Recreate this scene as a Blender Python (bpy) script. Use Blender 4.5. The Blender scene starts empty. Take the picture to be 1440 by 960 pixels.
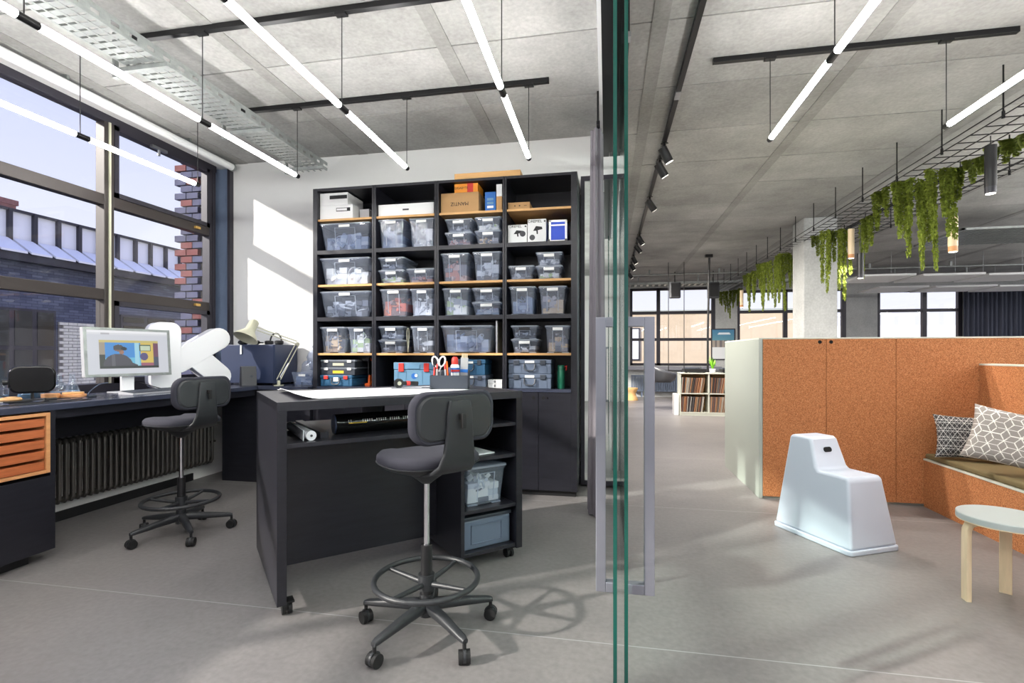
import bpy, bmesh, math, random
from mathutils import Vector, Matrix
# ------------------------------------------------------------------ camera, sky, sun, exposure
YAW = math.radians(10.7); FPX = 705.0; EYE = 1.22; HOR = 498.0
SN, CS = math.sin(YAW), math.cos(YAW)
sc = bpy.context.scene
col = sc.collection
cam_d = bpy.data.cameras.new('camera'); cam = bpy.data.objects.new('camera', cam_d); col.objects.link(cam)
cam.location = (0, 0, EYE); cam.rotation_euler = (math.pi/2, 0, YAW)
cam_d.sensor_width = 36; cam_d.lens = 36*FPX/1440; cam_d.shift_y = (HOR-480)/1440
cam_d.clip_start = .05; cam_d.clip_end = 300
sc.camera = cam
def lin(r, g=None, b=None):
    if g is None: g = b = r
    f = lambda c: (c/255/12.92 if c/255 <= .04045 else ((c/255+.055)/1.055)**2.4)
    return (f(r), f(g), f(b), 1)
world = bpy.data.worlds.new('sky'); sc.world = world; world.use_nodes = True
wn = world.node_tree; wn.nodes.clear()
wo = wn.nodes.new('ShaderNodeOutputWorld'); bg = wn.nodes.new('ShaderNodeBackground')
tc = wn.nodes.new('ShaderNodeTexCoord'); sp = wn.nodes.new('ShaderNodeSeparateXYZ'); rp = wn.nodes.new('ShaderNodeValToRGB')
rp.color_ramp.elements[0].position = 0.0; rp.color_ramp.elements[0].color = lin(238, 239, 250)
rp.color_ramp.elements[1].position = .75; rp.color_ramp.elements[1].color = lin(146, 166, 240)
wn.links.new(tc.outputs['Generated'], sp.inputs[0]); wn.links.new(sp.outputs['Z'], rp.inputs[0])
wn.links.new(rp.outputs[0], bg.inputs[0]); wn.links.new(bg.outputs[0], wo.inputs[0])
bg.inputs[1].default_value = 1.0
sun_d = bpy.data.lights.new('sun', 'SUN'); sun = bpy.data.objects.new('sun', sun_d); col.objects.link(sun)
sun_d.energy = 5.2; sun_d.angle = math.radians(1.6); sun_d.color = (1, .95, .87)
sun.rotation_euler = Vector((.51, .336, -.275)).to_track_quat('-Z', 'Y').to_euler()
sun.location = (-8, -4, 6)
TUBE = 41.0                                  # emission of the linear lamps
vs = sc.view_settings
sc.display_settings.display_device = 'sRGB'
vs.view_transform = 'Standard'; vs.look = 'None'; vs.gamma = 1; vs.use_curve_mapping = False
vs.exposure = 0.3
cy = sc.cycles
cy.use_denoising = True
try: cy.denoiser = 'OPENIMAGEDENOISE'
except Exception: pass
cy.max_bounces = 8; cy.diffuse_bounces = 4; cy.glossy_bounces = 4; cy.transmission_bounces = 4
cy.transparent_max_bounces = 24; cy.sample_clamp_indirect = 6; cy.caustics_reflective = False; cy.caustics_refractive = False

# ------------------------------------------------------------------ pixel -> place on a known plane
def ray(x, y):
    a = (x-720)/FPX
    return Vector((CS*a-SN, SN*a+CS, (HOR-y)/FPX))
def onX(x, y, c): r = ray(x, y); return Vector((0, 0, EYE)) + r*(c/r.x)
def onY(x, y, c): r = ray(x, y); return Vector((0, 0, EYE)) + r*(c/r.y)
def onZ(x, y, c): r = ray(x, y); return Vector((0, 0, EYE)) + r*((c-EYE)/r.z)

# ------------------------------------------------------------------ materials
M = {}
def nodes_of(m):
    m.use_nodes = True; nt = m.node_tree; return nt, nt.nodes['Principled BSDF']
def mat(name, c, rough=.5, metal=0., spec=.5, var=0., vscale=6., bump=0., bscale=60., emit=0., coat=0., stretch=None, c2=None):
    m = bpy.data.materials.new(name); nt, p = nodes_of(m)
    p.inputs['Base Color'].default_value = c; p.inputs['Roughness'].default_value = rough
    p.inputs['Metallic'].default_value = metal; p.inputs['Specular IOR Level'].default_value = spec
    if coat: p.inputs['Coat Weight'].default_value = coat
    if emit:
        p.inputs['Emission Color'].default_value = c; p.inputs['Emission Strength'].default_value = emit
    if var or bump:
        t = nt.nodes.new('ShaderNodeTexCoord'); mp = nt.nodes.new('ShaderNodeMapping')
        if stretch: mp.inputs['Scale'].default_value = stretch
        nt.links.new(t.outputs['Object'], mp.inputs[0])
    if var:
        n = nt.nodes.new('ShaderNodeTexNoise'); n.inputs['Scale'].default_value = vscale; n.inputs['Detail'].default_value = 6
        n.inputs['Roughness'].default_value = .65
        nt.links.new(mp.outputs[0], n.inputs['Vector'])
        r = nt.nodes.new('ShaderNodeValToRGB'); r.color_ramp.elements[0].position = .3; r.color_ramp.elements[1].position = .7
        d = c2 or tuple(min(1, v*(1+var)) for v in c[:3])+(1,)
        r.color_ramp.elements[0].color = tuple(v*(1-var) for v in c[:3])+(1,) if not c2 else c
        r.color_ramp.elements[1].color = d
        nt.links.new(n.outputs['Fac'], r.inputs[0]); nt.links.new(r.outputs[0], p.inputs['Base Color'])
    if bump:
        n2 = nt.nodes.new('ShaderNodeTexNoise'); n2.inputs['Scale'].default_value = bscale; n2.inputs['Detail'].default_value = 4
        nt.links.new(mp.outputs[0], n2.inputs['Vector'])
        b = nt.nodes.new('ShaderNodeBump'); b.inputs['Strength'].default_value = bump; b.inputs['Distance'].default_value = .01
        nt.links.new(n2.outputs['Fac'], b.inputs['Height']); nt.links.new(b.outputs[0], p.inputs['Normal'])
    M[name] = m; return m
def glassy(name, tint, gloss=.12, rough=.02, body=0., bodycol=(1, 1, 1, 1), glossy_col=(1, 1, 1, 1)):
    """thin sheet: clear transmission + surface reflection (+ a little milky body)"""
    m = bpy.data.materials.new(name); m.use_nodes = True; nt = m.node_tree; nt.nodes.clear()
    o = nt.nodes.new('ShaderNodeOutputMaterial'); t = nt.nodes.new('ShaderNodeBsdfTransparent'); t.inputs[0].default_value = tint
    g = nt.nodes.new('ShaderNodeBsdfGlossy'); g.inputs['Roughness'].default_value = rough; g.inputs['Color'].default_value = glossy_col
    fr = nt.nodes.new('ShaderNodeLayerWeight'); fr.inputs['Blend'].default_value = .5
    pw_ = nt.nodes.new('ShaderNodeMath'); pw_.operation = 'POWER'; pw_.inputs[1].default_value = 5
    nt.links.new(fr.outputs['Facing'], pw_.inputs[0])
    mu = nt.nodes.new('ShaderNodeMath'); mu.operation = 'MULTIPLY_ADD'; mu.inputs[1].default_value = .85; mu.inputs[2].default_value = gloss
    nt.links.new(pw_.outputs[0], mu.inputs[0])
    base = t
    if body:
        df = nt.nodes.new('ShaderNodeBsdfDiffuse'); df.inputs[0].default_value = bodycol
        tl = nt.nodes.new('ShaderNodeBsdfTranslucent'); tl.inputs[0].default_value = bodycol
        ad = nt.nodes.new('ShaderNodeMixShader'); ad.inputs[0].default_value = .5
        nt.links.new(df.outputs[0], ad.inputs[1]); nt.links.new(tl.outputs[0], ad.inputs[2])
        mx = nt.nodes.new('ShaderNodeMixShader'); mx.inputs[0].default_value = body
        nt.links.new(t.outputs[0], mx.inputs[1]); nt.links.new(ad.outputs[0], mx.inputs[2]); base = mx
    f = nt.nodes.new('ShaderNodeMixShader')
    nt.links.new(mu.outputs[0], f.inputs[0]); nt.links.new(base.outputs[0], f.inputs[1]); nt.links.new(g.outputs[0], f.inputs[2])
    nt.links.new(f.outputs[0], o.inputs[0]); M[name] = m; return m
def vcol_mat(name, rough=.6, emit=0.):
    m = bpy.data.materials.new(name); nt, p = nodes_of(m)
    a = nt.nodes.new('ShaderNodeAttribute'); a.attribute_name = 'Col'
    p.inputs['Roughness'].default_value = rough
    if emit:
        p.inputs['Base Color'].default_value = (.02, .02, .02, 1)
        nt.links.new(a.outputs['Color'], p.inputs['Emission Color']); p.inputs['Emission Strength'].default_value = emit
    else: nt.links.new(a.outputs['Color'], p.inputs['Base Color'])
    M[name] = m; return m

mat('blackwood', lin(31, 31, 38), .32, var=.25, vscale=5, stretch=(1, 1, 8), bump=.04, bscale=120)
mat('blackwood_h', lin(37, 37, 44), .36, var=.22, vscale=5, stretch=(6, 6, 1), bump=.03, bscale=120)
mat('desktop', lin(58, 62, 78), .22, var=.12, vscale=4, bump=.02)
mat('black', lin(26, 26, 28), .45); mat('blackmetal', lin(24, 24, 26), .35, .3)
mat('rubber', lin(20, 20, 21), .7); mat('blackgloss', lin(12, 12, 13), .12)
mat('chairplastic', lin(44, 46, 49), .42, bump=.03, bscale=400)
mat('chairfabric', lin(46, 46, 56), .9, bump=.25, bscale=500)
mat('chrome', lin(225, 225, 228), .12, 1.)
mat('steel', lin(178, 180, 184), .35, 1., var=.08, vscale=20)
mat('galv', lin(158, 162, 160), .45, .75, var=.18, vscale=14)
mat('handlemetal', lin(150, 152, 162), .42, .75)
mat('white', lin(238, 238, 238), .5); mat('whitegloss', lin(244, 244, 246), .25)
mat('wallwhite', lin(232, 231, 229), .8, var=.02, vscale=2, bump=.03, bscale=90)
mat('birch', lin(214, 166, 108), .5, var=.14, vscale=4, stretch=(1, 12, 12))
mat('birchpale', lin(228, 206, 172), .5, var=.07, vscale=5, stretch=(8, 8, 1))
mat('orangewood', lin(176, 98, 58), .42, var=.22, vscale=5, stretch=(3, 1, 14))
mat('lightwood', lin(208, 148, 98), .5, var=.12, vscale=5, stretch=(2, 2, 9))
mat('cardboard', lin(186, 146, 100), .85, var=.05, vscale=9)
mat('frame', lin(52, 50, 58), .4, .2); mat('framebrown', lin(60, 54, 52), .45, .2)
mat('bluepanel', lin(128, 144, 172), .35, .25, var=.12, vscale=2)
mat('felt', lin(112, 108, 114), .95, bump=.2, bscale=300)
mat('darkcurtain', lin(88, 92, 108), .95); mat('amber', lin(238, 150, 40), .5)
mat('paper', lin(240, 241, 246), .7); mat('labelwhite', lin(242, 242, 240), .6)
mat('olive', lin(112, 98, 66), .95, bump=.25, bscale=400)
mat('stoolwhite', lin(190, 197, 210), .38)
mat('seatgrey', lin(178, 186, 184), .35)
mat('mint', lin(172, 178, 170), .25); mat('minttrim', lin(206, 208, 196), .4)
mat('leaf', lin(126, 140, 48), .75, var=.45, vscale=30); mat('brightleaf', lin(120, 190, 40), .6)
mat('toolblue', lin(44, 92, 128), .45, bump=.05); mat('toolbluelight', lin(98, 138, 168), .45)
mat('red', lin(206, 52, 44), .45); mat('orange', lin(236, 100, 24), .45); mat('yellow', lin(236, 196, 50), .5)
mat('casegrey', lin(92, 104, 124), .45); mat('casedark', lin(52, 58, 68), .45)
mat('green', lin(30, 108, 82), .35); mat('royalblue', lin(22, 72, 200), .45); mat('boxblue', lin(28, 98, 176), .5)
mat('lampcream', lin(196, 194, 172), .35); mat('printgrey', lin(70, 70, 74), .6)
mat('cabinetblue', lin(48, 58, 86), .35); mat('screenback', lin(180, 180, 184), .4)
mat('darkprint', lin(25, 25, 28), .6); mat('tote', lin(104, 116, 136), .5)
mat('corkstool', lin(206, 166, 112), .8, var=.2, vscale=60); mat('mirror', lin(225, 232, 230), .02, 1.)
mat('acoustic', lin(246, 247, 247), .8); mat('speakergrey', lin(66, 68, 72), .7)
mat('radiator', lin(118, 114, 110), .32, .8); mat('shellgrey', lin(78, 80, 86), .3)
mat('brass', lin(206, 166, 92), .4, .6); mat('holeshade', lin(6, 6, 6), .9)  # near-black stands for the shade inside the finger and grip holes
mat('tube_light', (1, .985, .96, 1), .3, emit=TUBE); mat('spot_lens', (1, .95, .85, 1), .3, emit=6)
mat('turf', lin(120, 122, 118), .9, var=.15)
mat('brickred', lin(116, 66, 66), .85, var=.25, vscale=12); mat('brickblue', lin(74, 76, 104), .8, var=.25, vscale=12)
mat('bricksunlit', lin(222, 218, 206), .85, var=.1, vscale=12); mat('mortar', lin(120, 116, 114), .95)  # pale brick tone stands for sun on the facade across the yard
mat('facadebeige', lin(214, 194, 166), .9, var=.05, vscale=3); mat('facadewhite', lin(236, 240, 248), .8)
mat('zinc', lin(246, 246, 250), .5); mat('chimney', lin(128, 84, 82), .9, var=.3, vscale=9)
glassy('glass', (1, 1, 1, 1), .022); glassy('doorglass', (.93, .98, .965, 1), .01)
mat('glassedge', lin(14, 78, 68), .15); M['glassedge'].node_tree.nodes['Principled BSDF'].inputs['Specular IOR Level'].default_value = .6
glassy('clearbox', (.93, .95, 1, 1), .07, .15, .24, lin(214, 226, 248))
glassy('clearlid', (.92, .94, .98, 1), .06, .2, .55, lin(220, 229, 244))
glassy('flask', (.94, .97, 1, 1), .10, .03, .05, lin(220, 232, 250))
vcol_mat('vcol', .6); vcol_mat('vcolgloss', .35); vcol_mat('screen', .3, .85)
# surfaces
def concrete(name, c, c2, rough, seam=None, bump=.15):
    m = bpy.data.materials.new(name); nt, p = nodes_of(m); N = nt.nodes.new; L = nt.links.new
    t = N('ShaderNodeNewGeometry')
    n1 = N('ShaderNodeTexNoise'); n1.inputs['Scale'].default_value = .9; n1.inputs['Detail'].default_value = 9; n1.inputs['Roughness'].default_value = .7
    L(t.outputs['Position'], n1.inputs['Vector'])
    r = N('ShaderNodeValToRGB'); r.color_ramp.elements[0].position = .34; r.color_ramp.elements[1].position = .68
    r.color_ramp.elements[0].color = c; r.color_ramp.elements[1].color = c2
    L(n1.outputs['Fac'], r.inputs[0]); out = r.outputs[0]
    n3 = N('ShaderNodeTexNoise'); n3.inputs['Scale'].default_value = 38; n3.inputs['Detail'].default_value = 5
    L(t.outputs['Position'], n3.inputs['Vector'])
    b = N('ShaderNodeBump'); b.inputs['Strength'].default_value = bump; b.inputs['Distance'].default_value = .008
    L(n3.outputs['Fac'], b.inputs['Height']); L(b.outputs[0], p.inputs['Normal'])
    mm = N('ShaderNodeMix'); mm.data_type = 'RGBA'; mm.blend_type = 'OVERLAY'; mm.inputs[0].default_value = .25
    L(out, mm.inputs[6]); L(n3.outputs['Fac'], mm.inputs[7]); out = mm.outputs[2]
    if seam:
        s = N('ShaderNodeSeparateXYZ'); L(t.outputs['Position'], s.inputs[0])
        a = N('ShaderNodeMath'); a.operation = 'ADD'; a.inputs[1].default_value = -2.15+40; L(s.outputs['Y'], a.inputs[0])
        md = N('ShaderNodeMath'); md.operation = 'MODULO'; md.inputs[1].default_value = seam; L(a.outputs[0], md.inputs[0])
        lt = N('ShaderNodeMath'); lt.operation = 'LESS_THAN'; lt.inputs[1].default_value = .006; L(md.outputs[0], lt.inputs[0])
        mx = N('ShaderNodeMix'); mx.data_type = 'RGBA'; L(lt.outputs[0], mx.inputs[0]); L(out, mx.inputs[6]); mx.inputs[7].default_value = lin(156)
        out = mx.outputs[2]
    L(out, p.inputs['Base Color']); p.inputs['Roughness'].default_value = rough
    M[name] = m
concrete('floor', lin(113, 110, 110), lin(130, 126, 125), .42, seam=2.0, bump=.03)
concrete('ceiling', lin(138, 137, 134), lin(182, 181, 178), .85, bump=.25)
concrete('ceiling_b', lin(146, 145, 142), lin(188, 187, 184), .85, bump=.25)
concrete('ceiling_strip', lin(126, 125, 122), lin(166, 165, 161), .85, bump=.3)
concrete('concrete', lin(168, 170, 170), lin(200, 202, 201), .8)
def cork():
    m = bpy.data.materials.new('cork'); nt, p = nodes_of(m); N = nt.nodes.new; L = nt.links.new
    t = N('ShaderNodeNewGeometry'); v = N('ShaderNodeTexVoronoi'); v.inputs['Scale'].default_value = 240
    n = N('ShaderNodeTexNoise'); n.inputs['Scale'].default_value = 110; n.inputs['Detail'].default_value = 8; n.inputs['Roughness'].default_value = .8
    L(t.outputs['Position'], v.inputs['Vector']); L(t.outputs['Position'], n.inputs['Vector'])
    r = N('ShaderNodeValToRGB'); e = r.color_ramp.elements
    e[0].position = .25; e[0].color = lin(118, 72, 42); e[1].position = .75; e[1].color = lin(212, 150, 100)
    e2 = e.new(.5); e2.color = lin(184, 114, 68)
    mx = N('ShaderNodeMath'); mx.operation = 'MULTIPLY_ADD'; mx.inputs[1].default_value = .35
    sep = N('ShaderNodeSeparateColor'); L(v.outputs['Color'], sep.inputs[0]); L(sep.outputs[0], mx.inputs[0])
    ms = N('ShaderNodeMath'); ms.operation = 'MULTIPLY'; ms.inputs[1].default_value = .65; L(n.outputs['Fac'], ms.inputs[0]); L(ms.outputs[0], mx.inputs[2])
    L(mx.outputs[0], r.inputs[0]); L(r.outputs[0], p.inputs['Base Color']); p.inputs['Roughness'].default_value = .85
    M['cork'] = m
cork()
def brickmat(name, c1, c2, mo, scale):
    m = bpy.data.materials.new(name); nt, p = nodes_of(m); N = nt.nodes.new; L = nt.links.new
    t = N('ShaderNodeNewGeometry'); s = N('ShaderNodeSeparateXYZ'); c = N('ShaderNodeCombineXYZ')
    L(t.outputs['Position'], s.inputs[0]); L(s.outputs['Y'], c.inputs[0]); L(s.outputs['Z'], c.inputs[1])
    b = N('ShaderNodeTexBrick'); b.inputs['Color1'].default_value = c1; b.inputs['Color2'].default_value = c2; b.inputs['Mortar'].default_value = mo
    b.inputs['Scale'].default_value = scale; b.inputs['Mortar Size'].default_value = .012; b.inputs['Brick Width'].default_value = .55; b.inputs['Row Height'].default_value = .16
    L(c.outputs[0], b.inputs['Vector']); L(b.outputs[0], p.inputs['Base Color']); p.inputs['Roughness'].default_value = .9
    M[name] = m
brickmat('darkbrick', lin(74, 78, 96), lin(102, 106, 124), lin(62, 65, 80), 2.2)

# ------------------------------------------------------------------ mesh helpers
def basis(d):
    d = Vector(d).normalized(); u = d.orthogonal().normalized() if abs(d.z) < .999 else Vector((1, 0, 0)); return u, d.cross(u)
class MB:
    def __init__(s): s.v = []; s.f = []; s.c = []; s.col = None
    def color(s, c): s.col = c; return s
    def add(s, vs_, fs):
        b = len(s.v); s.v += [tuple(p) for p in vs_]
        for f in fs: s.f.append(tuple(i+b for i in f)); s.c.append(s.col or (1, 1, 1, 1))
        return s
    def box(s, x0, y0, z0, x1, y1, z1, m=None):
        p = [Vector(q) for q in ((x0,y0,z0),(x1,y0,z0),(x1,y1,z0),(x0,y1,z0),(x0,y0,z1),(x1,y0,z1),(x1,y1,z1),(x0,y1,z1))]
        if m: p = [m @ q for q in p]
        return s.add(p, ((0,3,2,1),(4,5,6,7),(0,1,5,4),(1,2,6,5),(2,3,7,6),(3,0,4,7)))
    def loft(s, rings, cap=True, closed=False):
        n = len(rings[0]); vs_ = [p for r in rings for p in r]; fs = []
        k = len(rings)
        for i in range(k if closed else k-1):
            a = i*n; b = ((i+1) % k)*n
            for j in range(n): fs.append((a+j, a+(j+1) % n, b+(j+1) % n, b+j))
        if cap and not closed: fs.append(tuple(range(n))[::-1]); fs.append(tuple((k-1)*n+j for j in range(n)))
        return s.add(vs_, fs)
    def cyl(s, p0, p1, r0, r1=None, seg=16):
        p0, p1 = Vector(p0), Vector(p1); r1 = r0 if r1 is None else r1; u, w = basis(p1-p0)
        cs = [(math.cos(2*math.pi*i/seg), math.sin(2*math.pi*i/seg)) for i in range(seg)]
        return s.loft([[p0+(u*a+w*b)*r0 for a, b in cs], [p1+(u*a+w*b)*r1 for a, b in cs]])
    def tube(s, pts, r, seg=8, closed=False):
        pts = [Vector(p) for p in pts]; rings = []; n = len(pts); u = None
        for i, p in enumerate(pts):
            a = pts[i-1] if (i > 0 or closed) else p; b = pts[(i+1) % n] if (i < n-1 or closed) else p
            d = (b-a).normalized()
            if u is None: u = basis(d)[0]
            u = (u-d*u.dot(d)).normalized(); w = d.cross(u); rr = r[i] if isinstance(r, (list, tuple)) else r
            rings.append([p+(u*math.cos(2*math.pi*k/seg)+w*math.sin(2*math.pi*k/seg))*rr for k in range(seg)])
        return s.loft(rings, True, closed)
    def lathe(s, prof, seg=24, c=(0, 0, 0), m=None):
        rings = [[Vector((c[0]+r*math.cos(2*math.pi*k/seg), c[1]+r*math.sin(2*math.pi*k/seg), c[2]+z)) for k in range(seg)] for r, z in prof]
        if m: rings = [[m @ p for p in r] for r in rings]
        return s.loft(rings)
    def prism(s, out, a0, a1, axis='z'):
        f = {'z': lambda p, a: (p[0], p[1], a), 'y': lambda p, a: (p[0], a, p[1]), 'x': lambda p, a: (a, p[0], p[1])}[axis]
        return s.loft([[Vector(f(p, a0)) for p in out], [Vector(f(p, a1)) for p in out]])
    def mesh(s, name, smooth=None):
        me = bpy.data.meshes.new(name); me.from_pydata(s.v, [], s.f)
        bm = bmesh.new(); bm.from_mesh(me); bmesh.ops.recalc_face_normals(bm, faces=bm.faces); bm.to_mesh(me); bm.free()
        if s.col is not None:
            at = me.color_attributes.new('Col', 'FLOAT_COLOR', 'CORNER')
            for p, c in zip(me.polygons, s.c):
                for li in p.loop_indices: at.data[li].color = c
        if smooth:
            me.polygons.foreach_set('use_smooth', [True]*len(me.polygons)); me.set_sharp_from_angle(angle=math.radians(smooth))
        return me
def rrect(x0, y0, x1, y1, r, n=5):
    o = []
    for cx, cy_, a in ((x1-r, y0+r, -90), (x1-r, y1-r, 0), (x0+r, y1-r, 90), (x0+r, y0+r, 180)):
        for i in range(n+1):
            t = math.radians(a+90*i/n); o.append((cx+r*math.cos(t), cy_+r*math.sin(t)))
    return o
def obj(name, mb, m, parent=None, smooth=None, bevel=0, loc=None, rot=None, seg=2):
    me = mb.mesh(name, smooth) if isinstance(mb, MB) else mb
    if isinstance(mb, MB) or not me.materials: me.materials.append(M[m])
    o = bpy.data.objects.new(name, me); col.objects.link(o)
    if parent: o.parent = parent
    if loc is not None: o.location = loc
    if rot is not None: o.rotation_euler = rot
    if bevel:
        b = o.modifiers.new('edge', 'BEVEL'); b.width = bevel; b.segments = seg; b.limit_method = 'ANGLE'; b.angle_limit = math.radians(40)
    return o
def tag(o, label=None, cat=None, group=None, kind=None):
    if label: o['label'] = label
    if cat: o['category'] = cat
    if group: o['group'] = group
    if kind: o['kind'] = kind
    return o
def thing(name, label, cat, loc=(0, 0, 0), rz=0, group=None, kind=None):
    o = bpy.data.objects.new(name, None); col.objects.link(o); o.location = loc; o.rotation_euler = (0, 0, rz); o.empty_display_size = .1
    return tag(o, label, cat, group, kind)
def copy_tree(o, parent=None):
    c = o.copy(); col.objects.link(c)
    if parent: c.parent = parent
    for ch in list(o.children): copy_tree(ch, c)
    return c
def B(*a, m=None): return MB().box(*a, m=m)
def text(name, s, size, m, parent, loc, rot, depth=.0006):
    cu = bpy.data.curves.new(name, 'FONT'); cu.body = s; cu.size = size; cu.extrude = depth; cu.align_x = 'CENTER'; cu.align_y = 'CENTER'
    tmp = bpy.data.objects.new(name, cu); me = bpy.data.meshes.new_from_object(tmp); bpy.data.objects.remove(tmp)
    me.materials.clear(); me.materials.append(M[m]); o = bpy.data.objects.new(name, me); col.objects.link(o); o.parent = parent; o.location = loc; o.rotation_euler = rot
    return o
PI = math.pi
def struct(name, mb, m, parent=None, **k):
    o = obj(name, mb, m, parent, **k)
    if not parent: o['kind'] = 'structure'
    return o
# ================================================================== THE SETTING
CEIL = 3.265; HANG = CEIL-.0035; BACK = 4.755; FAR = 14.9
random.seed(4)
struct('floor', B(-4.3, -4, -.12, 12, FAR+.3, 0), 'floor')
ceil = struct('ceiling', B(-4.3, -4, CEIL+.012, 12, FAR+.3, CEIL+.3), 'concrete')
pw, pl = 1.385, .8
pm = [MB().box(0, 0, 0, pw-.012, pl-.011, .02).mesh('panel') for _ in (0, 1)]
pm[0].materials.append(M['ceiling']); pm[1].materials.append(M['ceiling_b'])
x0s = -2.44-2*pw
for i in range(14):
    for j in range(24):
        x = x0s+i*pw; y = -4+j*pl
        if x > 11: continue
        if i == 0:
            o = obj('panel', B(-4.25-x, 0, 0, pw-.012, pl-.011, .02), 'ceiling' if j % 2 else 'ceiling_b', ceil, loc=(x, y, CEIL)); continue
        o = obj('panel', pm[(i*7+j*3) % 5 < 2], None, ceil, loc=(x, y, CEIL+random.uniform(0, .002)))
# formwork strips between the slab rows
sm = MB().box(-.05, -4, -.003, .05, FAR, .01).mesh('joint_strip'); sm.materials.append(M['ceiling_strip'])
for i in range(1, 12):
    obj('joint_strip', sm, None, ceil, loc=(x0s+i*pw-.006, 0, CEIL))
# walls
struct('wall_back', B(-3.97, BACK, 0, .1, BACK+.15, CEIL), 'wallwhite')
struct('wall_corridor', B(0, BACK+.15, 0, .12, 8.6, CEIL), 'wallwhite')
struct('wall_return', B(-4.3, 8.45, 0, 0, 8.6, CEIL), 'wallwhite')
struct('wall_side', MB().box(-4.3, 8.6, 0, -4.0, FAR+.25, .9).box(-4.3, 8.6, 3.15, -4.0, FAR+.25, CEIL), 'wallwhite')
struct('wall_behind', B(-4.3, -4, 0, .1, -3.85, CEIL), 'wallwhite')
wl = struct('wall_left', B(-4.3, -3.85, 0, -3.95, BACK+.15, .88), 'wallwhite')
struct('baseboard_left', B(-3.95, -3.85, 0, -3.935, 4.2, .07), 'black')
struct('baseboard_back', B(-.26, BACK-.015, 0, 0, BACK, .07), 'black')
struct('trim_1', B(-4.2, 4.738, .92, -3.985, BACK, CEIL), 'bluepanel')
struct('trim_2', B(-3.985, 4.70, .92, -3.955, BACK, CEIL), 'frame')
struct('trim_3', B(-4.3, -3.85, 3.215, -4.0, BACK, CEIL), 'wallwhite')
# ---- window band of the workshop (X = -4.12)
WX = -4.12
win = thing('window_1', None, None, (0, 0, 0), kind='structure')
mull = [4.60, 3.485, 2.39, 1.29, .19, -.91, -2.01, -3.11]
obj('head_rail', B(WX-.04, -3.8, 3.15, WX+.04, 4.66, 3.22), 'frame', win, bevel=.004)
obj('sill_rail', B(WX-.04, -3.8, .90, WX+.04, 4.66, .98), 'frame', win, bevel=.004)
obj('sill', B(-4.2, -3.8, .885, -3.9, BACK-.03, .902), 'desktop', win)
for i, y in enumerate(mull):
    obj('mullion', B(WX-.045, y-.042, .98, WX+.045, y+.042, 3.15), 'framebrown' if i else 'frame', win, bevel=.004)
    obj('cover_strip', B(WX+.045, y-.008, .98, WX+.055, y+.008, 3.15), 'lampcream' if i == 1 else 'frame', win)
gl = {}
for i in range(len(mull)-1):
    ya, yb = mull[i+1]+.042, mull[i]-.042
    for z in (2.50, 1.715):
        obj('transom', B(WX-.038, ya, z-.045, WX+.042, yb, z+.045), 'framebrown', win, bevel=.004)
    for j, (za, zb) in enumerate(((.98, 1.67), (1.76, 2.455), (2.545, 3.15))):
        if i == 0 and j != 1:      # opening casements have their own sash
            s = MB()
            for q in ((ya, za, yb, za+.04), (ya, zb-.04, yb, zb), (ya, za, ya+.04, zb), (yb-.04, za, yb, zb)):
                s.box(WX-.02, q[0], q[1], WX+.05, q[2], q[3])
            obj('sash', s, 'frame', win)
        obj('pane', B(WX-.003, ya, za, WX+.003, yb, zb), 'glass', win)
obj('handle', MB().box(WX+.045, 3.86, 3.10, WX+.075, 4.02, 3.125).cyl((WX+.06, 3.94, 3.12), (WX+.06, 3.94, 3.05), .012), 'steel', win)
for z in (2.5, 1.72): obj('latch', B(WX+.04, 4.36, z-.012, WX+.065, 4.42, z+.012), 'brass', win)
blind = thing('roller_blind', 'white rolled-up roller blind along the ceiling above the tall window', 'blind', (-3.9, 0, 3.2))
obj('roll', MB().cyl((0, -3.6, 0), (0, 4.66, 0), .036, seg=20), 'white', blind, smooth=40)
obj('end_cap', MB().cyl((0, 4.66, 0), (0, 4.685, 0), .04, seg=20), 'galv', blind, smooth=40)
for y in (1.9, 3.0, 4.1): obj('bracket', B(-.03, y-.01, .03, .03, y+.01, CEIL-3.2), 'galv', blind)
# ---- brick pier just outside the window
pier = thing('brick_pier', 'red and blue brick pier outside the window beside the white wall', 'pier')
obj('core', B(-4.44, 4.63, -3, -4.18, 5.3, 4.2), 'mortar', pier)
bmr = [B(-.068, -.03, -.031, .068, .03, .031).mesh('brick') for _ in (0, 1, 2)]
for k, q in enumerate(('brickred', 'brickblue', 'brickred')): bmr[k].materials.append(M[q])
for k in range(34):
    z = .95+k*.075
    for a in ((-4.385, -4.24) if k % 2 else (-4.46, -4.313)):
        obj('brick', bmr[random.choice((0, 1, 1))], None, pier, loc=(a, 4.615, z))
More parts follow.
